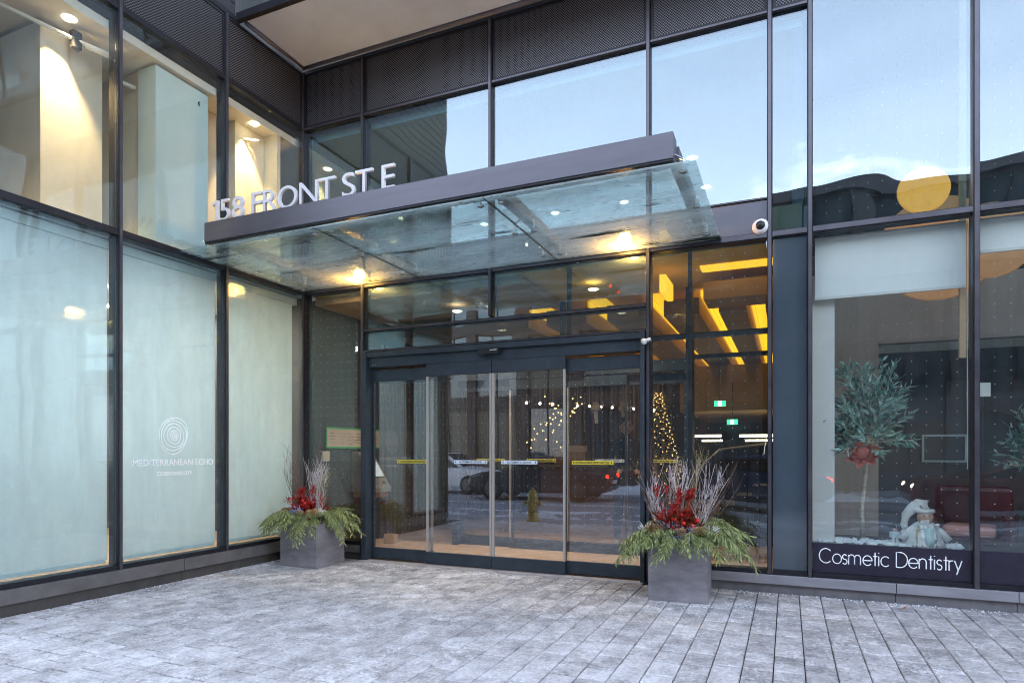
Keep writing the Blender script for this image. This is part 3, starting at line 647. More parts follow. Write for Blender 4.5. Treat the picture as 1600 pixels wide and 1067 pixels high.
leaf(sd, 2.245, 3.268, -.04, 2.838, 'glass_door', (2.69, 3.20, 0), (True, False))
leaf(sd, 3.276, 4.318, -.04, 2.838, 'glass_door', (3.41, 3.93, 0), (True, False))
leaf(sd, 4.275, 5.298, .04, 2.81, 'glass_door', (4.38, 4.93, 1), ())
o = MB().box(3.10, 3.42, -.175, -.117, 2.905, 2.985).build('motion_sensor', 'black', sd, bevel=.012)
MB().box(3.30, 3.40, -.178, -.1755, 2.955, 2.963).build('sensor_label', 'print', o)
for xx in (1.34, 1.38): MB().ball((xx, -.062, 2.875), .009, 8).build('keyhole', 'steel', sd)
b = MB().tube([(5.33, -.17, 2.93), (5.44, -.20, 2.95)], .02, n=8); b.ball((5.36, -.18, 2.93), .038, 10).build('door_alarm', 'white', sd, smooth=True)

for x_, lab in ((2.2, 'downlight added to warm the vestibule floor, left'), (4.4, 'downlight added to warm the vestibule floor, right')):  # added spots that warm and brighten the vestibule floor
    t_ = thing('downlight', lab, 'lamp', (x_, .95, 3.80 if x_ < 3 else 3.92)); MB().lathe([(.0, -.012), (.06, -.012), (.075, 0)], n=16).build('diffuser', 'down', t_)
    ld = bpy.data.lights.new('beam', 'SPOT'); ld.energy = 48; ld.color = (1, .88, .70); ld.spot_size = R(125); ld.spot_blend = .8; ld.shadow_soft_size = .06
    lo = bpy.data.objects.new('beam', ld); C.objects.link(lo); lo.parent = t_; lo.location = (0, 0, -.03)
idr = thing('inner_door', 'inner vestibule sliding glass door behind the entrance door', 'door', (0, 1.8, 0))
def shift(fn):  # inner set is modelled around its own plane
    return fn
MB().box(1.70, 1.80, -.1, .1, .02, 2.95).build('jamb', 'door', idr); MB().box(5.58, 5.68, -.1, .1, .02, 4.0).build('jamb', 'door', idr)
MB().box(1.802, 5.578, -.08, .08, 2.80, 2.97).build('header', 'door', idr)
MB().box(.2, 1.698, -.06, .06, 2.82, 2.95).build('transom', 'frame', idr)
for k_, (a, b_, yy, tp) in enumerate(((1.81, 2.78, .04, (2.1, 2.62, 1)), (2.74, 3.72, -.04, (3.05, 3.55, 1)), (3.73, 4.70, -.04, (4.2, 4.66, 0)), (4.66, 5.57, .04, (4.9, 5.45, 1)))):
    leaf(idr, a, b_, yy, 2.79, 'glass_inner', tp, (True,) if k_ else ())
MB().box(.2, 6.7, -.05, .05, 3.27, 3.34).build('transom', 'frame', idr); MB().box(3.62, 3.69, -.05, .05, 3.345, 3.98).build('mullion', 'frame', idr)
MB().box(5.69, 6.7, -.04, .04, 2.96, 3.02).build('transom', 'frame', idr)
MB().box(.2, 3.61, -.006, .006, 3.345, 3.98).build('glass', 'glass_inner', idr); MB().box(3.70, 5.57, -.006, .006, 3.345, 3.98).build('glass', 'glass_inner', idr)
MB().box(.2, 1.69, -.006, .006, .06, 2.81).build('glass', 'glass_inner', idr)
MB().box(5.69, 6.7, -.006, .006, .06, 2.955).build('glass', 'glass_inner', idr)
MB().box(3.75, 4.05, -.14, -.085, 2.83, 2.89).build('motion_sensor', 'black', idr)

# ------------------------------------------------------------------ ground floor interior
struct(box('lobby_floor', 'floor', None, -.3, 7.1, .13, 14, -.1, .02))
struct(box('lobby_wall', 'brown_dark', None, -.25, .08, .14, 14, .02, 3.98)); struct(box('lobby_wall', 'brown_dark', None, .08, 7.1, 14, 14.3, .02, 3.98))
struct(box('lobby_wall', 'brown_dark', None, 6.86, 7.10, .14, 14, .02, 3.98))
struct(box('upper_floor', 'ceil_brown', None, -6, 7.1, .13, 14.3, 4.13, 4.44))
sw = thing('slatted_wall', 'dark wood slat wall along the left side of the lobby', 'wall', (.08, 1.9, .02))
for k_ in range(90): MB().box(0, .05, k_ * .13, k_ * .13 + .06, 0, 3.55).build('slat', 'slat', sw) if k_ < 92 else None
bw = thing('slatted_screen', 'brown vertical wood slat screen at the back of the lobby', 'wall', (.4, 7.5, .02))
for k_ in range(34):
    if k_ in (10, 11, 12, 13): continue
    MB().box(k_ * .115, k_ * .115 + .06, 0, .06, 0, 3.4).build('slat', 'slat' if k_ % 9 else 'wood', bw)
MB().box(-.3, 4.0, .08, .14, 0, 3.4).build('backing', 'brown_dark', bw)
# ceiling: dropped brown rafts with glowing yellow coves between them
lc = struct(box('lobby_ceiling', 'cove_glow_wall', None, .1, 6.85, .14, 14, 4.02, 4.12))
cx_ = [(.3, 3.0), (3.32, 4.0), (4.34, 4.95), (5.22, 5.74), (6.02, 6.40), (6.66, 6.84)]
for a, b_ in cx_: MB().box(a, b_, 1.95, 13.9, 3.66, 3.9).build('ceiling_raft', 'ceil_brown', lc)
for a, b_ in ((.1, 3.62), ): MB().box(a, b_, .14, 1.74, 3.9, 4.0).build('ceiling_raft', 'ceil_brown', lc)
for a, b_ in ((5.9, 6.84),): MB().box(a, b_, 1.1, 1.7, 3.66, 3.9).build('ceiling_raft', 'ceil_brown', lc)
for a, b_ in ((3.0, 3.32), (4.0, 4.34), (4.95, 5.22), (5.74, 6.02), (6.40, 6.66)):
    MB().box(a + .02, a + .05, 1.95, 13.8, 3.91, 4.0).build('cove_light', 'cove', lc)
    MB().box(a + .06, b_ - .02, 1.95, 13.8, 4.0, 4.018).build('cove_light', 'cove', lc)
MB().box(5.9, 6.8, .72, 1.0, 4.0, 4.018).build('cove_light', 'cove', lc)
MB().box(5.42, 5.5, .5, 1.1, 3.68, 3.9).build('cove_light', 'cove', lc)
struct(box('lobby_soffit', 'ceil_brown', None, 4.6, 6.84, 7.6, 13.9, 2.55, 3.6))
# lobby furniture
dk = thing('reception_desk', 'long reception desk with pale stone front in the lobby', 'desk', (2.9, 5.2, .02))
MB().box(-.9, 1.4, 0, .7, 0, 1.25).build('front', 'wood', dk, bevel=.01); MB().box(-.95, 1.45, -.05, .75, 1.252, 1.31).build('counter_top', 'concrete', dk, bevel=.008)
for nm, m, lab, cat_, x_, y_, w_, d_, h_, z_ in (
    ('gift_box', 'tan', 'brown cardboard box lowest on the reception desk', 'box', 2.6, 5.4, .62, .4, .26, 1.332),
    ('gift_box', 'white', 'white flat box stacked on the cardboard box', 'box', 2.68, 5.4, .5, .32, .14, 1.595),
    ('gift_box', 'redchair', 'dark red box at the left end of the reception desk', 'box', 2.1, 5.4, .38, .4, .34, 1.332)):
    o = thing(nm, lab, cat_, (x_, y_, z_)); MB().box(-w_ / 2, w_ / 2, -d_ / 2, d_ / 2, 0, h_).build('carton', m, o, bevel=.01)
    MB().box(-w_ / 2 - .002, w_ / 2 + .002, -.03, .03, .001, h_ + .003).build('packing_tape', 'paper', o)
bt = MB().lathe([(.05, 0), (.055, .02), (.055, .22), (.045, .26), (.018, .31), (.018, .38), (.0, .385)], n=14).build('bottle', 'goldcone', None, loc=(3.55, 5.4, 1.332), smooth=True); tag(bt, 'slim gold bottle shaped ornament on the reception desk', 'bottle')
cd = MB().lathe([(.03, 0), (.03, .3), (.012, .34), (.012, .40), (.0, .41)], n=12).build('candle', 'fairy', None, loc=(3.75, 5.42, 1.332), smooth=True); tag(cd, 'thin lit candle ornament right of the bottle on the desk', 'candle')
ORD = 'first second third fourth fifth sixth seventh eighth ninth tenth eleventh twelfth'.split()
# pendant lights in a row, bells and garlands
for k_ in range(12):
    x_ = 2.3 + k_ * .17; y_ = 3.6 + k_ * .28
    t_ = thing('pendant_light', 'tiny bare bulb on a thin rod, ' + ORD[k_] + ' from the left in the lobby row', 'lamp', (x_, y_, 2.55), group='row of small pendant bulbs in the lobby')
    MB().tube([(0, 0, .03), (0, 0, 1.1)], .009, n=5).build('rod', 'stile', t_); MB().ball((0, 0, 0), .028, 8).build('bulb', 'bulb', t_, smooth=True)
for x_, y_, z_, lab in ((3.86, 3.0, 2.36, 'white bell ornament hanging left in the lobby behind the door'), (4.30, 3.2, 2.36, 'white bell ornament hanging right in the lobby near the man')):
    t_ = thing('bell_ornament', lab, 'ornament', (x_, y_, z_), group='white bells hanging in the lobby')
    MB().lathe([(.10, -.03), (.085, .02), (.05, .08), (.015, .11), (.0, .115)], n=14).build('bell', 'white', t_, smooth=True)
    MB().tube([(0, 0, -.02), (0, 0, -.14), (.01, 0, -.26)], .04, .03, n=8).build('tassel', 'white', t_); MB().tube([(0, 0, .11), (0, 0, 1.2)], .004, n=4).build('cord', 'steel', t_)
for gi, (x0, y0, lab) in enumerate(((2.9, 2.9, 'string of round gold lights hanging behind the middle door leaf'), (3.3, 3.0, 'string of round gold lights hanging near the left white bell'))):
    b = MB()
    for k_ in range(26):
        a = random.random(); b.ball((random.gauss(0, .06) + .25 * math.sin(a * 5 + gi), random.gauss(0, .06), -a * .95), .014, 6)
    o = b.build('light_garland', 'fairy', None, loc=(x0, y0, 2.62), smooth=True); tag(o, lab, 'lights')
# christmas tree with fairy lights seen through the narrow pane
xt = thing('christmas_tree', 'tall narrow christmas tree covered with warm fairy lights', 'tree', (4.72, 4.2, .02))
b = MB()
for k_ in range(900):
    h = random.random(); r = .62 * (1 - h) + .03; a = random.random() * 6.28; rr = r * (.4 + .6 * random.random())
    p = Vector((rr * math.cos(a), rr * math.sin(a), .25 + h * 2.45)); b.leaf(p, (math.cos(a), math.sin(a), -.3), (0, 0, 1), .16, .03)
b.build('foliage', 'cedar', xt, kind='stuff')
MB().tube([(0, 0, 0), (0, 0, 2.6)], .04, .01).build('trunk', 'twig', xt)
b = MB()
for k_ in range(230):
    h = k_ / 230; a = k_ * 2.399; r = .60 * (1 - h) + .05; b.ball((r * math.cos(a), r * math.sin(a), .35 + h * 2.35), .010, 5)
b.build('fairy_lights', 'fairy', xt, kind='stuff')
# exit signs
for x_, y_, z_, lab in ((5.66, 6.0, 2.6, 'green running man exit sign, upper left of the two in the lobby'), (5.86, 6.6, 2.24, 'green running man exit sign, lower right of the two in the lobby')):
    t_ = thing('exit_sign', lab, 'sign', (x_, y_, z_), group='green exit signs')
    MB().box(-.11, .11, -.02, .02, -.055, .055).build('box', 'exit', t_); MB().box(-.035, .035, -.024, -.0205, -.05, .05).build('pictogram_field', 'exit_white', t_)
    MB().tube([(-.01, -.027, .03), (0, -.027, 0), (-.02, -.027, -.04)], .006, n=4).tube([(0, -.027, 0), (.02, -.027, -.035)], .005, n=4).ball((-.008, -.027, .038), .008, 6).build('running_figure', 'exit', t_)
    MB().tube([(0, 0, .055), (0, 0, .9)], .008, n=5).build('rod', 'dark', t_)
# light bars and stair at the rear right of the lobby
for x0, x1, y_, z_, lab in ((5.9, 6.8, 8.2, 1.95, 'long warm light bar over the stair at the rear of the lobby'), (4.9, 5.5, 8.0, 1.95, 'short warm light bar left of the stair')):
    o = MB().box(x0, x1, y_, y_ + .06, z_, z_ + .06).box(x0 + .1, x1 - .02, y_ + .5, y_ + .56, z_ - .1, z_ - .05).build('light_bar', 'linear', None); tag(o, lab, 'lamp')
stc = thing('stair', 'dark stair with a diagonal pale handrail at the back right of the lobby', 'stairs', (5.0, 3.2, .02))
MB().tube([(0, 0, .75), (.9, .2, 1.62), (1.7, .25, 1.72)], .022, n=6).build('handrail', 'stile', stc)
for k_ in range(9): MB().tube([(.08 + k_ * .18, .02 * k_, .0), (.08 + k_ * .18, .02 * k_, min(1.6, .83 + k_ * .17))], .013, n=5).build('baluster', 'black', stc)
for k_ in range(6): MB().box(.1 + k_ * .26, 1.8, .35, 1.3, k_ * .17, k_ * .17 + .16).build('step', 'brown_dark', stc)

# poster and intercom on the inner left wall
ps = thing('notice_poster', 'paper notice with floor plans, edged in green tape, on the vestibule wall', 'poster', (.14, .36, 1.67))
MB().box(-.004, .004, .0, 1.45, 0, .32).build('sheet', 'paper', ps)
for a in ((.0, 1.45, -.012, .016), (.0, 1.45, .304, .332), (-.014, .014, .017, .303), (1.436, 1.462, .017, .303)): MB().box(.0045, .008, *a).build('green_tape', 'tape_green', ps)
for k_ in range(6):
    a = .08 + k_ * .23; b = MB()
    for j in range(4): b.box(.0045, .006, a, a + random.uniform(.08, .19), .08 + j * .05, .085 + j * .05)
    b.build('print_lines', 'ink', ps)
MB().tube([(.006, .55, .03), (.006, .95, .20)], .003, n=4).build('plan_line', 'ink', ps)
box_ = MB().box(0, .03, 0, .16, 0, .16).build('paper_note', 'paper', None, loc=(.135, .25, 1.45)); tag(box_, 'small plain paper note below the left end of the green taped poster', 'paper')
ki = thing('intercom', 'sloping bronze intercom console with lit screen on the vestibule wall', 'intercom', (.135, 1.0, .92))
MB().prism([(0, 0), (.52, .0), (.52, .07), (.14, .68), (0, .68)], 0, .42).build('console', 'kiosk', ki, bevel=.008)
sl_ = Vector((-.38, 0, .61)).normalized(); nn = Vector((.61, 0, .38)).normalized()
def slab_on(name, m, u0, u1, y0, y1, off=.004, th=.006):
    o_ = Vector((.52, 0, .07)); b = MB(); P = lambda u, y, h: o_ + sl_ * u + nn * h + Vector((0, y, 0))
    vs = [b.b.verts.new(P(u, y, h)) for h in (off, off + th) for u, y in ((u0, y0), (u1, y0), (u1, y1), (u0, y1))]
    for f in ((3, 2, 1, 0), (4, 5, 6, 7), (0, 1, 5, 4), (1, 2, 6, 5), (2, 3, 7, 6), (3, 0, 4, 7)): b.b.faces.new([vs[i] for i in f])
    return b.build(name, m, ki)
slab_on('bezel', 'black', .20, .68, .04, .38); slab_on('display', 'screen', .22, .66, .06, .36, .011, .003); slab_on('card_reader', 'black', .07, .12, .25, .31); slab_on('keypad', 'steel', .07, .13, .08, .16)
MB().box(.02, .48, .02, .4, -.09, -.002).build('bracket', 'wood', ki)
fb = MB().box(0, .2, 0, .14, 0, .16).build('floor_box', 'tan', None, loc=(.55, 1.35, .022), bevel=.01); tag(fb, 'small pale box on the vestibule floor below the intercom', 'box')

# man in the lobby
def skinned(name, m, parent, pts, edges_, radii, sub=2):
    me = bpy.data.meshes.new(name); me.from_pydata([Vector(p) for p in pts], edges_, []); me.materials.append(M[m])
    o = bpy.data.objects.new(name, me); C.objects.link(o); o.parent = parent
    o.modifiers.new('skin', 'SKIN'); sv = me.skin_vertices[0].data if me.skin_vertices else None
    if sv is None:
        me.skin_vertices.add() if hasattr(me.skin_vertices, 'add') else None; sv = me.skin_vertices[0].data
    for i_, r in enumerate(radii): sv[i_].radius = (r, r) if not isinstance(r, tuple) else r
    sv[0].use_root = True; s_ = o.modifiers.new('sub', 'SUBSURF'); s_.levels = sub; s_.render_levels = sub
    for f in me.polygons: f.use_smooth = True
    return o
def person(parent, sc__=1.2):
    k = lambda *p: tuple(q * sc__ for q in p)
    body = [k(0, 0, .95), k(0, 0, 1.12), k(0, -.01, 1.30), k(0, -.02, 1.44), k(0, -.03, 1.52), k(.0, -.05, 1.57),
            k(-.18, -.01, 1.42), k(-.23, -.02, 1.16), k(-.14, -.24, 1.06), k(.18, -.01, 1.42), k(.24, -.02, 1.16), k(.12, -.25, 1.05),
            k(-.10, 0, .88), k(-.11, -.02, .50), k(-.12, .02, .09), k(.10, 0, .88), k(.12, -.03, .50), k(.14, .02, .09)]
    ed = [(0, 1), (1, 2), (2, 3), (3, 4), (4, 5), (3, 6), (6, 7), (7, 8), (3, 9), (9, 10), (10, 11), (0, 12), (12, 13), (13, 14), (0, 15), (15, 16), (16, 17)]
    ra = [.16, .15, .165, .13, .06, .055, .075, .058, .04, .075, .058, .04, .10, .07, .05, .10, .07, .05]
    skinned('body', 'coat', parent, body, ed, [r * sc__ for r in ra])
    h = MB(); h.ball(k(0, -.07, 1.67), .105 * sc__, 16, (.82, .95, 1.12)); h.ball(k(0, -.175, 1.655), .018 * sc__, 8, (.8, 1.2, 1.4))
    for s_ in (-1, 1): h.ball(k(s_ * .088, -.06, 1.66), .022 * sc__, 8, (.5, 1, 1.4))
    hd = h.build('head', 'skin', parent, smooth=True)
    e = MB()
    for s_ in (-1, 1): e.ball(k(s_ * .035, -.160, 1.69), .011 * sc__, 8)
    e.build('eye', 'ink', hd); MB().box(*[q * sc__ for q in (-.025, .025, -.172, -.160, 1.605, 1.613)]).build('mouth', 'bow', hd)
    hr = MB(); hr.ball(k(0, -.045, 1.715), .112 * sc__, 16, (.86, .95, .85)); hr.build('hair', 'hair', parent, smooth=True)
    for s_, hx in ((-1, -.13), (1, .11)):
        hb = MB(); hb.ball(k(hx, -.28, 1.05), .038 * sc__, 10, (.7, 1.1, .9)); ho = hb.build('hand', 'skin', parent, smooth=True)
        for fi in range(4):
            fx = hx + (fi - 1.5) * .017; L_ = (.055, .065, .062, .048)[fi]
            MB().tube([k(fx, -.31, 1.05), k(fx, -.31 - L_ * .6, 1.045), k(fx, -.31 - L_ * .75, 1.02)], .0085 * sc__, .007 * sc__, n=6).build('finger', 'skin', ho, smooth=True)
        MB().tube([k(hx - s_ * .03, -.28, 1.06), k(hx - s_ * .045, -.32, 1.075)], .010 * sc__, .008 * sc__, n=6).build('thumb', 'skin', ho, smooth=True)
    for s_ in (-1, 1):
        MB().ball(k(s_ * .13, -.05, .045), .055 * sc__, 10, (.8, 2.1, .8)).build('shoe', 'shoe', parent, smooth=True)
pr = thing('person', 'man in a dark jacket standing in the lobby, head bent over his hands', 'person', (4.45, 2.75, .02), .35)
person(pr)
tp_ = MB().box(-.09, .09, -.01, .01, 0, .13).build('phone', 'black', None, loc=(4.45 + .13, 2.75 - .40, 1.27)); tp_.rotation_euler = (R(-40), 0, .35); tag(tp_, 'dark phone held by the man in the lobby', 'phone')

# ------------------------------------------------------------------ upper left rooms
ur = struct(box('upper_ceiling', 'ceil', None, -6, 7.1, .13, 12, 6.46, 6.56)); struct(box('upper_ceiling', 'ceil', None, -6, -.14, -4.55, .13, 6.40, 6.5))
struct(box('upper_floor', 'ceil', None, -6, -.14, -4.55, .129, 4.02, 4.10)); struct(box('upper_wall', 'beige', None, -6, -5.9, -4.55, 12, 4.1, 6.4))
struct(box('upper_wall', 'bldg_grey', None, -5.9, 7.1, 9, 9.1, 4.44, 6.46)); struct(box('upper_wall', 'bldg_grey', None, 7.0, 7.12, .13, 9, 4.44, 6.46))
def room(label, *a, m='beige', name='wall_block'):
    o = MB().box(a[0], a[1], a[2], a[3], a[4], a[5]).build(name, m, None); tag(o, label, 'wall'); return o
room('beige concrete wall block behind the upper pane at the far left', -3.2, -.6, -3.489, -2.80, 4.102, 6.34)
room('beige cladding recess right of the far left wall block', -3.2, -1.25, -2.79, -2.37, 4.102, 6.398)
room('pale blue partition beside the beige wall in the middle upper pane', -.52, -.2, -2.40, -1.63, 4.102, 6.37, m='pale_panel')
room('beige wall return left of the pale blue partition', -1.6, -.53, -2.36, -1.2, 4.102, 6.39)
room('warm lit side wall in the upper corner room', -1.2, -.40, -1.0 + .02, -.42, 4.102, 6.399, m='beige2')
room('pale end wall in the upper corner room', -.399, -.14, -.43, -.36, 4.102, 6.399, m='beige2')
for x_, y_, z_, lab, e_ in ((-.36, -3.33, 6.40, 'warm ceiling downlight behind the far left upper pane', 60), (-.22, -.80, 6.40, 'warm ceiling downlight in the upper corner room', 42)):
    t_ = thing('downlight', lab, 'lamp', (x_, y_, z_))
    MB().lathe([(.0, -.012), (.06, -.012), (.075, -.002), (.075, 0)], n=18).build('diffuser', 'down', t_)
    ld = bpy.data.lights.new('beam', 'SPOT'); ld.energy = e_; ld.color = (1, .72, .38); ld.spot_size = R(58); ld.spot_blend = .5; ld.shadow_soft_size = .04
    lo = bpy.data.objects.new('beam', ld); C.objects.link(lo); lo.parent = t_; lo.location = (0, 0, -.03); lo.rotation_euler = (0, R(14), 0)
for k_, (x_, y_) in enumerate(((5.5, 3.0), (4.03, 3.0), (2.6, 3.0), (1.0, 3.0), (5.57, 4.3), (4.03, 4.4), (2.6, 4.4), (1.0, 4.4))):
    o = MB().lathe([(.0, -.01), (.07, -.01), (.085, 0)], n=16).build('downlight', 'down', None, loc=(x_, y_, 6.458)); tag(o, 'small recessed upper room ceiling light, ' + ORD[k_ % 4] + ' from the right in the ' + ('front' if k_ < 4 else 'rear') + ' row', 'lamp', 'recessed lights in the upper room')
pp = thing('sprinkler_pipe', 'pale sprinkler pipe under the ceiling of the upper left rooms', 'pipe', (-.45, -2.3, 6.2))
MB().tube([(-.3, -2.1, .1), (.05, -.72, .05), (.2, -.55, .0)], .022, n=8).build('pipe_run', 'white', pp, smooth=True); MB().tube([(.02, -.8, .05), (.16, -.62, .0)], .035, n=8).build('coupling', 'white', pp, smooth=True)
MB().tube([(-.25, -.35, .0), (-.1, .35, .0), (.25, .55, .0)], .025, n=8).build('pipe_run', 'white', pp, smooth=True); MB().tube([(.1, .47, .0), (.25, .55, .0)], .035, n=8).build('coupling', 'dark', pp)
MB().tube([(-.2, 1.25, .0), (.2, 1.62, .0)], .02, n=8).build('pipe_run', 'white', pp, smooth=True); MB().box(-.03, .03, -.95, -.85, -.04, .15).build('bracket', 'dark', pp)

# left wing ground floor: white roller blinds behind the panes
struct(box('shop_floor', 'wood', None, -4, -.125, -4.55, .1, .24, .27)); struct(box('shop_wall', 'brown_dark', None, -4.1, -4, -4.55, .1, .27, 4.0))
struct(box('shop_ceiling', 'ceil', None, -4, -.14, -4.55, .1, 3.9, 4.0))
struct(box('shop_wall', 'brown_dark', None, -4, -.05, .001, .05, .27, 4.0)); struct(box('shop_wall', 'brown_dark', None, -4, -.125, -4.585, -4.555, .27, 4.0))
for k_, (x_, y_, m_) in enumerate(((-2.3, -.9, 'light_warm'), (-2.3, -2.3, 'light_panel'), (-2.3, -3.7, 'light_panel'))):  # unseen glowing panels, added to light the blinds from behind
    o = MB().box(-.6, .6, -.3, .3, -.02, 0).build('blind_backlight', m_, None, loc=(x_, y_, 3.898)); tag(o, 'unseen ceiling panel added to backlight the ' + ('corner blind', 'middle blind', 'far left blind')[k_], 'lamp')
for (a, b_), lab, m in zip(((-.12, -1.49), (-1.58, -2.98), (-3.07, -4.5)), ('drawn white roller blind nearest the corner, behind the left wing glass', 'drawn white roller blind behind the pane with the ring logo', 'drawn white roller blind at the far left of the wing'), ('blind', 'blind', 'blind')):
    t_ = thing('roller_blind', lab, 'blind', (-.16, b_, .345), group='white blinds in the left wing')
    MB().box(-.008, 0, -.02, a - b_ + .03, .04, 3.56).build('fabric', m, t_); MB().box(-.016, .01, 0, a - b_, .0, .04).build('bottom_bar', 'white', t_)
    MB().tube([(-.02, 0, 3.60), (-.02, a - b_, 3.60)], .04, n=10).build('roller', 'white', t_, smooth=True)

# window lettering and ring logo
wl = thing('window_lettering', 'white ring logo and MEDITERRANEAN ECHO COSENTINO CITY lettering on left wing glass', 'sign', (.0, -2.3, 1.2))
text_mesh('MEDITERRANEAN ECHO', 'lettering', 'print', wl, (-.545, .575, .232, .310), 'yz', .004, .003, 0)
text_mesh('COSENTINO CITY', 'lettering', 'print', wl, (-.24, .255, .110, .158), 'yz', .004, .003, .02)
for k_, r in enumerate((.215, .185, .145, .10, .058, .035, .014)):
    pts = []
    for q in range(41):
        t_ = 2 * math.pi * q / 40; rr = r * (1 + .045 * math.sin(2 * t_ + k_) + .03 * math.sin(3 * t_ + 1.7 * k_)); pts.append((.004, rr * .92 * math.cos(t_) - .0 - .01 * (6 - k_) * .2, .60 + rr * 1.04 * math.sin(t_)))
    MB().tube(pts, .0052, n=4, cap=False).build('ring', 'print', wl)

# ------------------------------------------------------------------ dentist interior
struct(box('clinic_floor', 'floor', None, 7.13, 13, .13, 6, .1, .22)); struct(box('clinic_ceiling', 'dark', None, 7.13, 13, .13, 6, 7.6, 7.8))
struct(box('clinic_wall', 'taupe', None, 7.13, 13, 4.2, 4.4, .22, 4.4)); struct(box('clinic_wall', 'dark', None, 7.13, 13, 4.2, 4.4, 4.4, 7.6))
struct(box('clinic_wall', 'dark', None, 12.9, 13, .13, 4.2, .22, 7.6)); struct(box('clinic_wall', 'taupe', None, 7.12, 7.2, .13, 4.2, .22, 4.4))
struct(box('clinic_wall', 'brown_dark', None, 7.13, 7.2, .131, 4.2, 4.4, 7.6))
pl = thing('white_pilaster', 'white pilaster just inside the dentist window, at its left edge', 'column', (7.3, .25, .22)); MB().box(-.09, .14, 0, .3, 0, 3.4).build('shaft', 'white', pl)
pt = thing('clinic_partition', 'brown bulkhead with a dark opening below it inside the dentist office', 'wall', (8, 2.2, .22))
MB().box(-.8, 4.9, 0, .12, 2.9, 3.72).build('bulkhead', 'taupe', pt); MB().box(-.8, .1, 0, .12, 0, 2.898).build('wall_panel', 'taupe', pt); MB().box(.1, 4.9, -.01, .13, 2.86, 2.898).build('trim', 'stile', pt)
MB().box(.1, 4.9, .9, 1.0, 0, 2.85).build('back_panel', 'bldg_dark', pt)
MB().box(1.05, 1.5, .86, .89, 1.2, 2.4).build('door', 'bldg_grey', pt)
fr_ = thing('wall_picture', 'pale rectangular frame on the dark wall behind the olive tree', 'picture', (8.75, 3.05, 1.45)); MB().box(0, .55, 0, .03, 0, .4).build('frame', 'pale_panel', fr_); MB().box(.03, .52, -.005, -.001, .03, .37).build('print', 'bldg_dark', fr_)
ws = MB().box(0, .13, 0, .02, 0, .16).build('wall_sign', 'white', None, loc=(9.0, 1.2, 2.25)); tag(ws, 'small white square sign hanging near the right end of the dentist window', 'sign')
for x_, y_, z_, r, m, lab in ((8.36, .6, 4.56, .26, 'gold', 'gold round disc pendant above the transom in the dentist window'), (8.58, 1.1, 4.02, .62, 'gold2', 'large tan disc pendant partly behind the white blind'), (9.60, .6, 4.86, .32, 'gold', 'gold round disc pendant at the right edge of the picture'), (9.02, .75, 3.95, .42, 'gold2', 'tan disc pendant in the rightmost pane behind the blind')):
    t_ = thing('disc_pendant', lab, 'lamp', (x_, y_, z_), group='round disc pendants in the dentist office')
    MB().lathe([(r - .012, -.02), (r, -.01), (r, .01), (r - .012, .02)], mtx=RX, n=48).build('disc', m, t_); MB().tube([(0, 0, r), (0, 0, 7.58 - z_)], .006, n=5).build('cable', 'dark', t_)
wp = MB().box(0, .06, 0, .05, 0, 5).build('wood_post', 'tan', None, loc=(8.63, .25, 2.6)); tag(wp, 'slim vertical wood post beside the mullion in the dentist window', 'post')
for x0, x1, z0, lab in ((7.235, 8.665, 3.32, 'half lowered white roller blind in the dentist window'), (8.79, 10.2, 3.66, 'white roller blind in the rightmost pane, lowered only slightly')):
    t_ = thing('roller_blind', lab, 'blind', (x0, .16, z0)); MB().box(0, x1 - x0, -.004, .004, .03, 4.0 - z0).build('fabric', 'blind_front', t_)
    MB().box(0, x1 - x0, -.014, .01, 0, .03).build('bottom_bar', 'white', t_); MB().tube([(0, .02, 4.0 - z0), (x1 - x0, .02, 4.0 - z0)], .03, n=10).build('roller', 'white', t_)
    MB().tube([(x1 - x0 + .015, 0, 4.0 - z0), (x1 - x0 + .015, 0, -1.9)], .005, n=4).build('chain', 'white', t_)
# window sign band + lettering in a geometric hand
def arc(cx, cy, r, a0, a1, n_=14, sx_=1): return [(cx + r * sx_ * math.cos(R(a0 + (a1 - a0) * q / n_)), cy + r * math.sin(R(a0 + (a1 - a0) * q / n_))) for q in range(n_ + 1)]
X_H = .5
G = {'C': (1.02, [arc(.5, .5, .5, 45, 315, 20)]), 'D': (.86, [[(0, 0), (0, 1), (.28, 1)] + arc(.28, .5, .5, 90, -90, 16) + [(.28, 0), (0, 0)]]),
     'o': (.74, [arc(.33, .33, .33, 0, 360, 22)]), 's': (.46, [arc(.17, .49, .16, 30, 270, 12) + arc(.17, .165, .165, 90, -150, 12)]),
     'm': (1.06, [[(0, 0), (0, .66)], [(0, .4)] + arc(.22, .44, .22, 180, 0, 10) + [(.44, 0)], [(.44, .4)] + arc(.66, .44, .22, 180, 0, 10) + [(.88, 0)]]),
     'e': (.74, [[(0, .33), (.66, .33)] + arc(.33, .33, .33, 0, 320, 20)]), 't': (.36, [[(.14, 0), (.14, .9)], [(0, .64), (.3, .64)]]), 'i': (.2, [[(.04, 0), (.04, .66)], [(.04, .86), (.04, .9)]]),
     'c': (.68, [arc(.33, .33, .33, 45, 315, 18)]), 'n': (.64, [[(0, 0), (0, .66)], [(0, .38)] + arc(.24, .42, .24, 180, 0, 10) + [(.48, 0)]]), 'r': (.36, [[(0, 0), (0, .66)], [(0, .4)] + arc(.2, .44, .2, 180, 70, 6)]),
     'y': (.58, [[(0, .66), (.25, .03)], [(.5, .66), (.14, -.26)]]), ' ': (.42, [])}
bd = thing('window_sign', 'dark vinyl strip lettered Cosmetic Dentistry along the bottom of the dentist window', 'sign', (7.21, -.0015, .262))
MB().box(0, 1.47, -.006, -.001, 0, .325).build('vinyl_strip', 'vinyl', bd)
tot = sum(G[c][0] for c in 'Cosmetic Dentistry'); sc_ = 1.335 / tot * 1.0; cx0 = .062
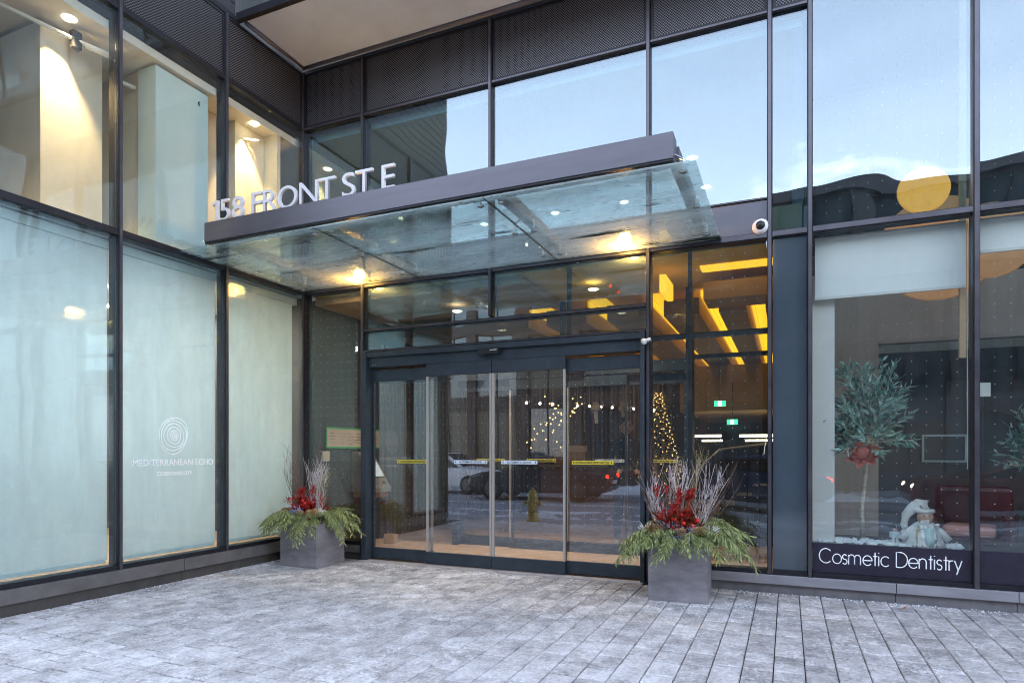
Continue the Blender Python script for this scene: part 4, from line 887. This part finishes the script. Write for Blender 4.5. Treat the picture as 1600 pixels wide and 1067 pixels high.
for c in 'Cosmetic Dentistry':
    w_, st = G[c]
    if st:
        b = MB()
        for s_ in st: b.tube([(cx0 + u * sc_, -.0085, .11 + v * sc_ * 1.22) for u, v in s_], .0062, n=6)
        b.build('letter', 'print', bd)
    cx0 += w_ * sc_
bd2 = thing('window_strip', 'blank dark vinyl strip along the bottom of the rightmost pane', 'sign', (8.745, -.0015, .262)); MB().box(0, 1.47, -.006, -.001, 0, .325).build('vinyl_strip', 'vinyl', bd2)
struct(box('display_ledge', 'dark', None, 7.2, 11.8, .16, 1.05, .5, .57))
# fluffy snow on the ledge
b = MB()
for k_ in range(240):
    b.ball((7.22 + random.random() * 1.46, .2 + random.random() * .4, .575), random.uniform(.015, .038), 6, (1.3, 1, .8))
b.build('cotton_snow', 'fakesnow', None, kind='stuff', smooth=True)
def olive_tree(loc, label, sd_, bow=True, sc__=1.0):
    rnd = random.Random(sd_); t_ = thing('olive_tree', label, 'plant', loc)
    MB().tube([(-.02, 0, 0), (-.03, 0, .3), (.0, 0, .6), (.01, 0, .85), (.05, 0, 1.15)], .024, .016, n=8).build('trunk', 'bark', t_, smooth=True)
    crown = MB(); br = MB()
    for k_ in range(74):
        a = rnd.random() * 6.283; el = rnd.uniform(-.35, 1.45); L_ = rnd.uniform(.30, .54) * (1.15 - .35 * abs(el - .2))
        if el > 1.0: L_ = rnd.uniform(.45, .70)
        p = Vector((.04, 0, rnd.uniform(.92, 1.25))); d = Vector((math.cos(a) * math.cos(el), math.sin(a) * math.cos(el) * .8, math.sin(el)))
        pts = [p]
        for q in range(5): d = (d + Vector((rnd.gauss(0, .10), rnd.gauss(0, .1), rnd.gauss(.02, .08)))).normalized(); p = p + d * L_ / 5; pts.append(p.copy())
        br.tube(pts, .006, .002, n=4)
        for q in range(19):
            u = .25 + .75 * q / 18; i_ = min(4, int(u * 5)); f_ = u * 5 - i_; pp_ = pts[i_].lerp(pts[i_ + 1], f_); dd = (pts[i_ + 1] - pts[i_]).normalized()
            sd2 = Vector((rnd.gauss(0, 1), rnd.gauss(0, 1), rnd.gauss(0, .8))); sd2 = (sd2 - dd * sd2.dot(dd)).normalized()
            crown.leaf(pp_, dd * .8 + sd2 * .75, Vector((rnd.gauss(0, 1), rnd.gauss(0, 1), 1)), rnd.uniform(.085, .135), .036)
    br.build('branches', 'bark', t_, kind='stuff'); crown.build('foliage', 'olive', t_, kind='stuff', recalc=False)
    if bow:
        b = MB()
        for k_ in range(11):
            a = k_ * .9; b.leaf((-.04, -.12, .88), (math.cos(a), -.4, .55 * math.sin(a) - .25), (0, -1, .3), .19, .14, .35)
        b.ball((-.04, -.14, .88), .07, 10); b.build('bow', 'bow', t_, smooth=True)
    t_.scale = (sc__,) * 3; return t_
olive_tree((7.79, .70, .57), 'potted olive tree with silvery leaves and a red bow, behind the dentist window', 3, True, 1.16)
olive_tree((9.75, 1.75, .57), 'second slimmer topiary tree behind the rightmost pane', 9, False, .9)
# robed bearded doll
sa = thing('bearded_doll', 'white bearded doll in a pointed cap and pale robe on the window ledge', 'figurine', (8.32, .30, .572)); sa.scale = (.92,) * 3
b = MB(); b.lathe([(.21, 0), (.20, .04), (.16, .16), (.11, .26), (.06, .30), (.0, .31)], n=20); b.build('robe', 'santa', sa, smooth=True)
MB().lathe([(.075, .0), (.07, .1), (.05, .22), (.0, .24)], (0.02, -.135, .0), 12).build('robe_front', 'santa_robe', sa, smooth=True)
for s_ in (-1, 1): MB().tube([(s_ * .07 + .02, -.19, .0), (s_ * .065 + .02, -.165, .12), (s_ * .05, -.10, .27)], .022, n=8).build('trim', 'santa', sa, smooth=True)
MB().tube([(-.10, -.17, .0), (-.10, -.14, .14), (-.07, -.09, .25)], .016, n=6).build('trim', 'santa_gold', sa, smooth=True)
for s_ in (-1, 1): MB().tube([(s_ * .06, 0, .25), (s_ * .17, -.03, .16), (s_ * .24, -.05, .08)], .045, .04, n=10).build('arm', 'santa', sa, smooth=True)
MB().ball((0, -.05, .345), .085, 14).build('head', 'skin', sa, smooth=True)
b = MB()
for k_ in range(30): b.ball((random.gauss(0, .035), -.115 + random.gauss(0, .012), .31 - abs(random.gauss(0, .05))), .024, 6)
b.build('beard', 'santa', sa, smooth=True)
MB().ball((0, -.138, .345), .014, 8).build('nose', 'skin', sa, smooth=True)
for s_ in (-1, 1): MB().ball((s_ * .028, -.128, .370), .008, 6).build('eye', 'ink', sa)
MB().tube([(0, -.03, .42), (-.01, -.01, .49), (-.06, 0, .49), (-.13, 0, .44), (-.19, 0, .36), (-.21, 0, .25), (-.20, 0, .19)], .095, .028, n=12).build('cap', 'santa', sa, smooth=True)
MB().lathe([(.085, .395), (.10, .405), (.10, .435), (.085, .445)], (0, -.04, 0), 16).build('cap_brim', 'santa', sa, smooth=True)
MB().ball((-.21, 0, .16), .035, 8).build('bobble', 'santa', sa, smooth=True)
# little soldier figurine
so_ = thing('toy_soldier', 'small wooden soldier figurine with a tall dark hat on the window ledge', 'figurine', (8.05, .35, .572))
MB().box(-.03, -.004, -.02, .02, 0, .07).box(.004, .03, -.02, .02, 0, .07).build('legs', 'white', so_); MB().box(-.036, .036, -.025, .025, .07, .14).build('torso', 'pale_panel', so_)
MB().ball((0, 0, .165), .026, 10).build('head', 'skin', so_); MB().lathe([(.024, .18), (.03, .24), (.0, .241)], n=12).build('hat', 'dark', so_)
for s_ in (-1, 1): MB().box(s_ * .045 - .009, s_ * .045 + .009, -.012, .012, .075, .135).build('arm', 'pale_panel', so_)
# red lounge chair
rc = thing('lounge_chair', 'dark red lounge chair with salmon cushions inside the dentist office', 'chair', (9.0, 1.5, .22), -.3)
MB().box(-.4, .4, -.35, .35, .18, .36).build('seat', 'redchair', rc, bevel=.05); MB().box(-.4, .4, .22, .38, .36, .95).build('backrest', 'redchair', rc, bevel=.06)
for s_ in (-1, 1): MB().box(s_ * .38 - .07, s_ * .38 + .07, -.34, .3, .2, .66).build('armrest', 'redchair', rc, bevel=.05)
MB().box(-.27, .27, -.3, .16, .362, .5).build('cushion', 'pinkcushion', rc, bevel=.05)
for s_ in (-1, 1):
    for q in (-1, 1): MB().tube([(s_ * .33, q * .28, 0), (s_ * .33, q * .28, .18)], .02).build('leg', 'dark', rc)

# ------------------------------------------------------------------ planters
def planter(loc, label, rz):
    p = thing('planter', label, 'planter', loc, rz, group='square grey planters beside the door')
    W2 = .312; H = .60
    for a in ((-W2, W2, -W2, -W2 + .03), (-W2, W2, W2 - .03, W2), (-W2, -W2 + .03, -W2 + .031, W2 - .031), (W2 - .03, W2, -W2 + .031, W2 - .031)):
        MB().box(*a, .0, H).build('side', 'planter', p, bevel=.004)
    MB().box(-W2 + .031, W2 - .031, -W2 + .031, W2 - .031, .0, H - .06).build('soil', 'soil', p); return p
def sprig(seed, L_=.46):
    rnd = random.Random(seed); b = MB(); pts = []
    for q in range(9):
        u = q / 8; pts.append(Vector((L_ * u, .05 * math.sin(u * 2 + seed), .12 * math.sin(u * 2.2) - .20 * u * u * L_ / .46)))
    b.tube(pts, .005, .0015, n=3)
    for q in range(30):
        u = .12 + .88 * q / 29; i_ = min(7, int(u * 8)); p = pts[i_].lerp(pts[i_ + 1], u * 8 - i_); d = (pts[i_ + 1] - pts[i_]).normalized(); s_ = 1 if q % 2 else -1
        l_ = rnd.uniform(.07, .13) * (1.15 - .45 * u)
        dd = Vector((d.x * .6 + rnd.gauss(0, .12), s_ * (.55 + rnd.random() * .4), -.25 - rnd.random() * .85))
        b.leaf(p, dd, (0, 0, 1), l_, .013, .2, .35)
        dn = dd.normalized()
        for h in range(5):
            pb = p + dn * l_ * (.12 + .16 * h)
            b.leaf(pb, dn + Vector((rnd.gauss(0, .45), rnd.gauss(0, .45), -.25)), (0, 0, 1), l_ * .45, .009, .2, .3)
    b.leaf(pts[-1], (1, 0, -.6), (0, 0, 1), .08, .02)
    o = b.build('evergreen_sprig', 'cedar', None, recalc=False); me = o.data; bpy.data.objects.remove(o); return me
SPR = [sprig(q, .40 + .03 * (q % 4)) for q in range(6)]
def arrangement(loc, label, seed, big):
    rnd = random.Random(seed); t_ = thing('winter_arrangement', label, 'plant', loc)
    for k_ in range(66 if big else 60):
        o = bpy.data.objects.new('evergreen_sprig', SPR[k_ % 6]); C.objects.link(o); o.parent = t_
        a = rnd.random() * 6.283; ring = k_ % 3
        if ring == 0: r0, tilt, s_ = .19, rnd.uniform(-.02, .36), rnd.uniform(.95, 1.15)
        elif ring == 1: r0, tilt, s_ = .15, rnd.uniform(-.25, .1), rnd.uniform(.9, 1.2)
        else: r0, tilt, s_ = .17, rnd.uniform(-.5, -.2), rnd.uniform(.5, .75)
        if big and -.7 < a < .9 or big and a > 5.6: s_ *= 1.16; tilt -= .12
        sq = 1 / max(abs(math.cos(a)), abs(math.sin(a)))
        o.location = (r0 * sq * math.cos(a), r0 * sq * math.sin(a), .035 + rnd.random() * .05 + (.04 if ring == 2 else 0)); o.rotation_euler = (rnd.uniform(-.4, .4), tilt, a); o.scale = (s_,) * 3
    def branch(kind_, n_, x0, x1, hmin, hmax, mat_, r, fork):
        for k_ in range(n_):
            b = MB(); bx, by = rnd.uniform(x0, x1), rnd.uniform(-.08, .08); H = rnd.uniform(hmin, hmax); lean = Vector((bx * 1.1 + rnd.gauss(0, .10), rnd.gauss(0, .10), 1)).normalized(); p = Vector((bx * .5, by, 0)); pts = [p.copy()]; d = lean.copy()
            for q in range(7): d = (d + Vector((rnd.gauss(0, .07), rnd.gauss(0, .07), .03))).normalized(); p = p + d * H / 7; pts.append(p.copy())
            b.tube(pts, r, r * .35, n=5)
            for q in range(fork):
                i_ = rnd.randrange(2, 7); u = pts[i_]; d2 = (lean + Vector((rnd.gauss(0, .42), rnd.gauss(0, .35), .1))).normalized(); l2 = rnd.uniform(.10, .26)
                mid_ = u + d2 * l2 * .5 + Vector((0, 0, .01)); b.tube([u, mid_, u + d2 * l2 + Vector((0, 0, .04))], r * .55, r * .22, n=4)
            b.build(kind_, mat_, t_)
    if big:
        branch('birch_branch', 5, -.36, -.14, .62, .80, 'birch', .005, 14); branch('birch_branch', 5, -.08, .06, .78, .92, 'birch', .0055, 15); branch('birch_branch', 6, .20, .36, .78, .92, 'birch', .005, 16)
        branch('dark_twig', 13, -.45, .5, .75, 1.12, 'twig', .0042, 8); branch('golden_twig', 4, -.08, .16, .95, 1.1, 'twig_gold', .004, 14)
    else:
        branch('birch_branch', 8, -.10, .06, .72, .98, 'birch', .0052, 15); branch('birch_branch', 5, .12, .26, .66, .86, 'birch', .005, 15)
        branch('dark_twig', 13, -.46, .05, .75, 1.15, 'twig', .0045, 9)
        branch('golden_twig', 2, .14, .24, .75, .85, 'twig_gold', .004, 9)
    # spiky red flower picks
    for k_ in range(26 if big else 34):
        b = MB(); c0 = Vector((rnd.uniform(-.26, .22), rnd.uniform(-.22, .05), rnd.uniform(.16, .60) if big else rnd.uniform(.12, .48)))
        if not big: c0.x = rnd.gauss(0, .13) - .05
        for q in range(26):
            d = Vector((rnd.gauss(0, 1), rnd.gauss(0, 1), rnd.gauss(0, 1))).normalized(); b.leaf(c0, d, (.3, .2, 1), rnd.uniform(.055, .095), .018)
        b.tube([(c0.x * .4, c0.y * .4, 0), c0], .003, n=4); b.build('red_flower_pick', 'redleaf', t_, recalc=False)
    for k_ in range(14 if big else 8):
        c0 = (rnd.uniform(-.24, .24), rnd.uniform(-.24, .0), rnd.uniform(.16, .36)); MB().ball(c0, rnd.uniform(.02, .032), 10).build('red_bauble', 'berry', t_, smooth=True)
    for k_ in range(85 if big else 30):
        b = MB(); a = rnd.uniform(0, 6.28); rr = rnd.uniform(.02, .24); b.leaf((rr * math.cos(a), rr * math.sin(a) - .05, rnd.uniform(.10, .33)), (math.cos(a), math.sin(a) - .4, .7), (0, 0, 1), rnd.uniform(.09, .14), .06, .3); b.build('magnolia_leaf', 'magnolia' if big else 'redleaf', t_)
    for k_ in range(5):
        b = MB(); c0 = Vector(((-.16 + .075 * k_) if big else (-.10 + .035 * k_), -.29 - rnd.random() * .05, rnd.uniform(.13, .19)))
        for q in range(46): v = Vector((rnd.gauss(0, .034), rnd.gauss(0, .02), rnd.gauss(0, .04))); b.leaf(c0 + v, v + Vector((0, -.01, .01)), (0, 0, 1), .022, .018)
        b.build('blue_flower', 'blueflower', t_, recalc=False)
    def cone(c0, m_, s_):
        b = MB()
        for q in range(40): a = q * 2.4; h = q / 40; r = (math.sin(math.pi * (h * .85 + .1))) * .05; b.leaf((c0[0] + r * .4 * math.cos(a), c0[1] + r * .4 * math.sin(a), c0[2] + h * .10), (math.cos(a), math.sin(a), .5), (0, 0, 1), r * 1.1, .03)
        b.build('pine_cone', m_, t_)
    for q in ((-.15, -.30, .14), (-.24, -.28, .13)): cone(q, 'cone', 1)
    for q in ((-.30, -.24, .12), (-.20, -.33, .11), (.20, -.30, .12), (.27, -.27, .13), (.06, -.34, .11)): cone(q, 'goldcone', 1)
    for sx_ in ((-.33, .33) if big else (-.28, .26)):
        b = MB()
        for q in range(18):
            c0 = Vector((sx_ + rnd.gauss(0, .02), -.16, .13)); d = Vector((rnd.gauss(0, .6) + sx_, rnd.gauss(0, .5), .7 + rnd.random() * .4)).normalized(); b.tube([c0, c0 + d * .10], .004, .003, n=4)
            for h in range(4): b.ball(c0 + d * (.03 + .024 * h) + Vector((rnd.gauss(0, .008), 0, 0)), .006, 5)
        b.build('white_sprig', 'white', t_)
    return t_
planter((.700, -.610, 0), 'square grey planter left of the sliding door, in the corner', R(1.5))
planter((5.857, -.622, 0), 'square grey planter right of the sliding door', R(3))
arrangement((.700, -.610, .585), 'winter arrangement of cedar, birch twigs and red picks in the left planter', 5, False)
arrangement((5.857, -.622, .585), 'fuller winter arrangement with brown leaves and tall white branches in the right planter', 11, True)

# ------------------------------------------------------------------ the street behind the viewer (seen mirrored in the glass)
def far_building(label, x0, x1, H, wallm, cols, rows, y=-22, lit=.15, depth=14, band=None):
    t_ = thing('street_building', label, 'building', (x0, y, -.06))
    W = x1 - x0; MB().box(0, W, -depth, -.25, 0, H).build('wall', wallm, t_)
    MB().box(-.1, W + .1, -.25, .12, H - .35, H + .15).build('cornice', band or 'bldg_grey', t_)
    cw, rh = W / cols, (H - .5) / rows; rnd = random.Random(label)
    for c in range(cols + 1): MB().box(max(0, c * cw - .3), min(W, c * cw + .3), -.249, 0, 0, H - .36).build('pier', wallm, t_)
    for r in range(rows): MB().box(.01, W - .01, -.248, -.03, r * rh, r * rh + .75).build('spandrel', band or wallm, t_)
    for r in range(rows):
        for c in range(cols):
            o = MB().box(c * cw + .31, (c + 1) * cw - .31, -.246, -.2, r * rh + .76, (r + 1) * rh - .01).build('window', 'bldg_lit' if rnd.random() < lit else 'bldg_win', t_)
            MB().box(c * cw + cw / 2 - .03, c * cw + cw / 2 + .03, -.199, -.14, r * rh + .76, (r + 1) * rh - .01).build('mullion', 'frame', o)
    return t_
far_building('dark office block across the street, mirrored in the dentist panes', 6.3, 34, 12.6, 'bldg_dark', 8, 4)
far_building('low brick shop row across the street, mirrored in the doors', -14, 6.0, 11.8, 'brick', 7, 3, lit=.2)
far_building('grey block at the far left across the street', -46, -14.4, 10, 'bldg_grey', 9, 3)
sb_ = far_building('tall grey block on the right side street, mirrored in the left wing', -6, 6, 9, 'bldg_grey', 4, 3, y=0, depth=10)
sb_.location = (36, -10, -.06); sb_.rotation_euler[2] = R(90)

def car(loc, rz, m, label, suv=False):
    t_ = thing('parked_car' if False else 'car', label, 'car', loc, rz); h = 1.82 if suv else 1.62; L_ = 2.75
    low = [(-L_, .42), (-L_ + .05, .95), (-L_ + .5, 1.05), (-1.3, 1.10), (1.2, 1.10), (2.2, 1.0), (L_ - .08, .85), (L_, .45), (2.4, .28), (-2.4, .28)]
    MB().prism(low, -1.02, 1.02).build('body', m, t_, bevel=.12)
    cabp = [(-2.25 if suv else -1.75, 1.08), (-1.9 if suv else -1.2, h), (.35, h + .02), (1.35, 1.09)]
    MB().prism(cabp, -.86, .86).build('cabin', m, t_, bevel=.14)
    wn = [(-1.95 if suv else -1.5, 1.14), (-1.72 if suv else -1.1, h - .12), (.28, h - .1), (1.12, 1.14)]
    for s_ in (-1, 1): MB().prism(wn, s_ * .858, s_ * .875).build('side_window', 'car_glass', t_)
    b = MB(); b.prism([(1.28, 1.14), (1.30, 1.16), (.42, h - .03), (.40, h - .05)], -.72, .72); b.build('windscreen', 'car_glass', t_)
    for x_ in (-1.65, 1.7):
        for s_ in (-1, 1):
            wh = MB().lathe([(.30, -.11), (.38, -.1), (.40, -.05), (.40, .05), (.38, .1), (.30, .11)], mtx=Matrix.Translation((x_, s_ * .95, .40)) @ RX, n=22).build('wheel', 'tyre', t_, smooth=False)
            MB().lathe([(.27, -.125), (.24, -.13), (.24, .13), (.27, .125)], mtx=Matrix.Translation((x_, s_ * .95, .40)) @ RX, n=12).build('rim', 'rim', wh)
    for s_ in (-1, 1):
        MB().ball((L_ - .12, s_ * .75, .75), .13, 10, (.6, 1.6, .7)).build('headlight', 'head', t_, smooth=True)
        MB().ball((-L_ + .08, s_ * .78, .88), .12, 10, (.5, 1.6, .8)).build('taillight', 'tail', t_, smooth=True)
    MB().box(-L_ - .03, -L_ + .06, -.3, .3, .62, .74).build('number_plate', 'white', t_)
    return t_
car((-7.0, -17.0, -.2), 0, 'car_silver', 'silver car driving on the street, mirrored in the second door leaf', True)
car((-1.6, -15.0, -.2), R(180), 'car_black', 'black car driving on the street, mirrored in the right door leaves')
car((5.4, -14.6, -.2), R(180), 'car_blue', 'dark blue car following the black car on the street')
car((12.8, -13.4, -.2), R(180), 'car_red', 'dark red car on the street, mirrored in the rightmost panes')
hy_ = thing('fire_hydrant', 'yellow fire hydrant on the sidewalk, mirrored in the door glass', 'hydrant', (1.45, -6.2, -.05)); hy_.scale = (1.1,) * 3
MB().lathe([(.15, 0), (.15, .04), (.11, .05), (.10, .40), (.13, .42), (.13, .46), (.105, .48), (.10, .58), (.07, .66), (.03, .69), (.03, .73), (.0, .735)], n=18).build('barrel', 'hydrant', hy_, smooth=True)
for s_ in (-1, 1): MB().tube([(s_ * .09, 0, .40), (s_ * .19, 0, .40)], .055, n=10).build('nozzle', 'hydrant', hy_)
MB().tube([(0, .09, .36), (0, .2, .36)], .07, n=10).build('nozzle', 'hydrant', hy_)
def street_tree(loc, label, seed):
    rnd = random.Random(seed); t_ = thing('bare_tree', label, 'tree', loc, group='bare street trees across the road'); b = MB()
    def grow(p, d, L_, r, n_):
        q = p + d * L_; b.tube([p, (p + q) / 2 + Vector((rnd.gauss(0, .04), rnd.gauss(0, .04), 0)), q], r, r * .65, n=5, cap=False)
        if n_:
            for _ in range(3): grow(q, (d + Vector((rnd.gauss(0, .5), rnd.gauss(0, .5), rnd.gauss(.1, .2)))).normalized(), L_ * .68, r * .6, n_ - 1)
    MB().tube([(0, 0, 0), (.05, 0, 1.2), (0, .03, 2.4)], .12, .08, n=8).build('trunk', 'twig', t_); grow(Vector((0, .03, 2.35)), Vector((0, 0, 1)), 1.7, .08, 4); b.build('branches', 'twig', t_)
for x_, lab in ((-9, 'bare street tree across the road, left end of the row'), (-1.5, 'bare street tree across the road opposite the doors'), (9, 'bare street tree across the road opposite the dentist window'), (17, 'bare street tree across the road, right end of the row')):
    street_tree((x_, -20.2, -.06), lab, int(x_ * 7) + 90)

# ------------------------------------------------------------------ survey units -> metres
for o in list(sc.objects):
    if o.parent is None and o is not camo and o is not so:
        o.location = o.location * S; o.scale = o.scale * S
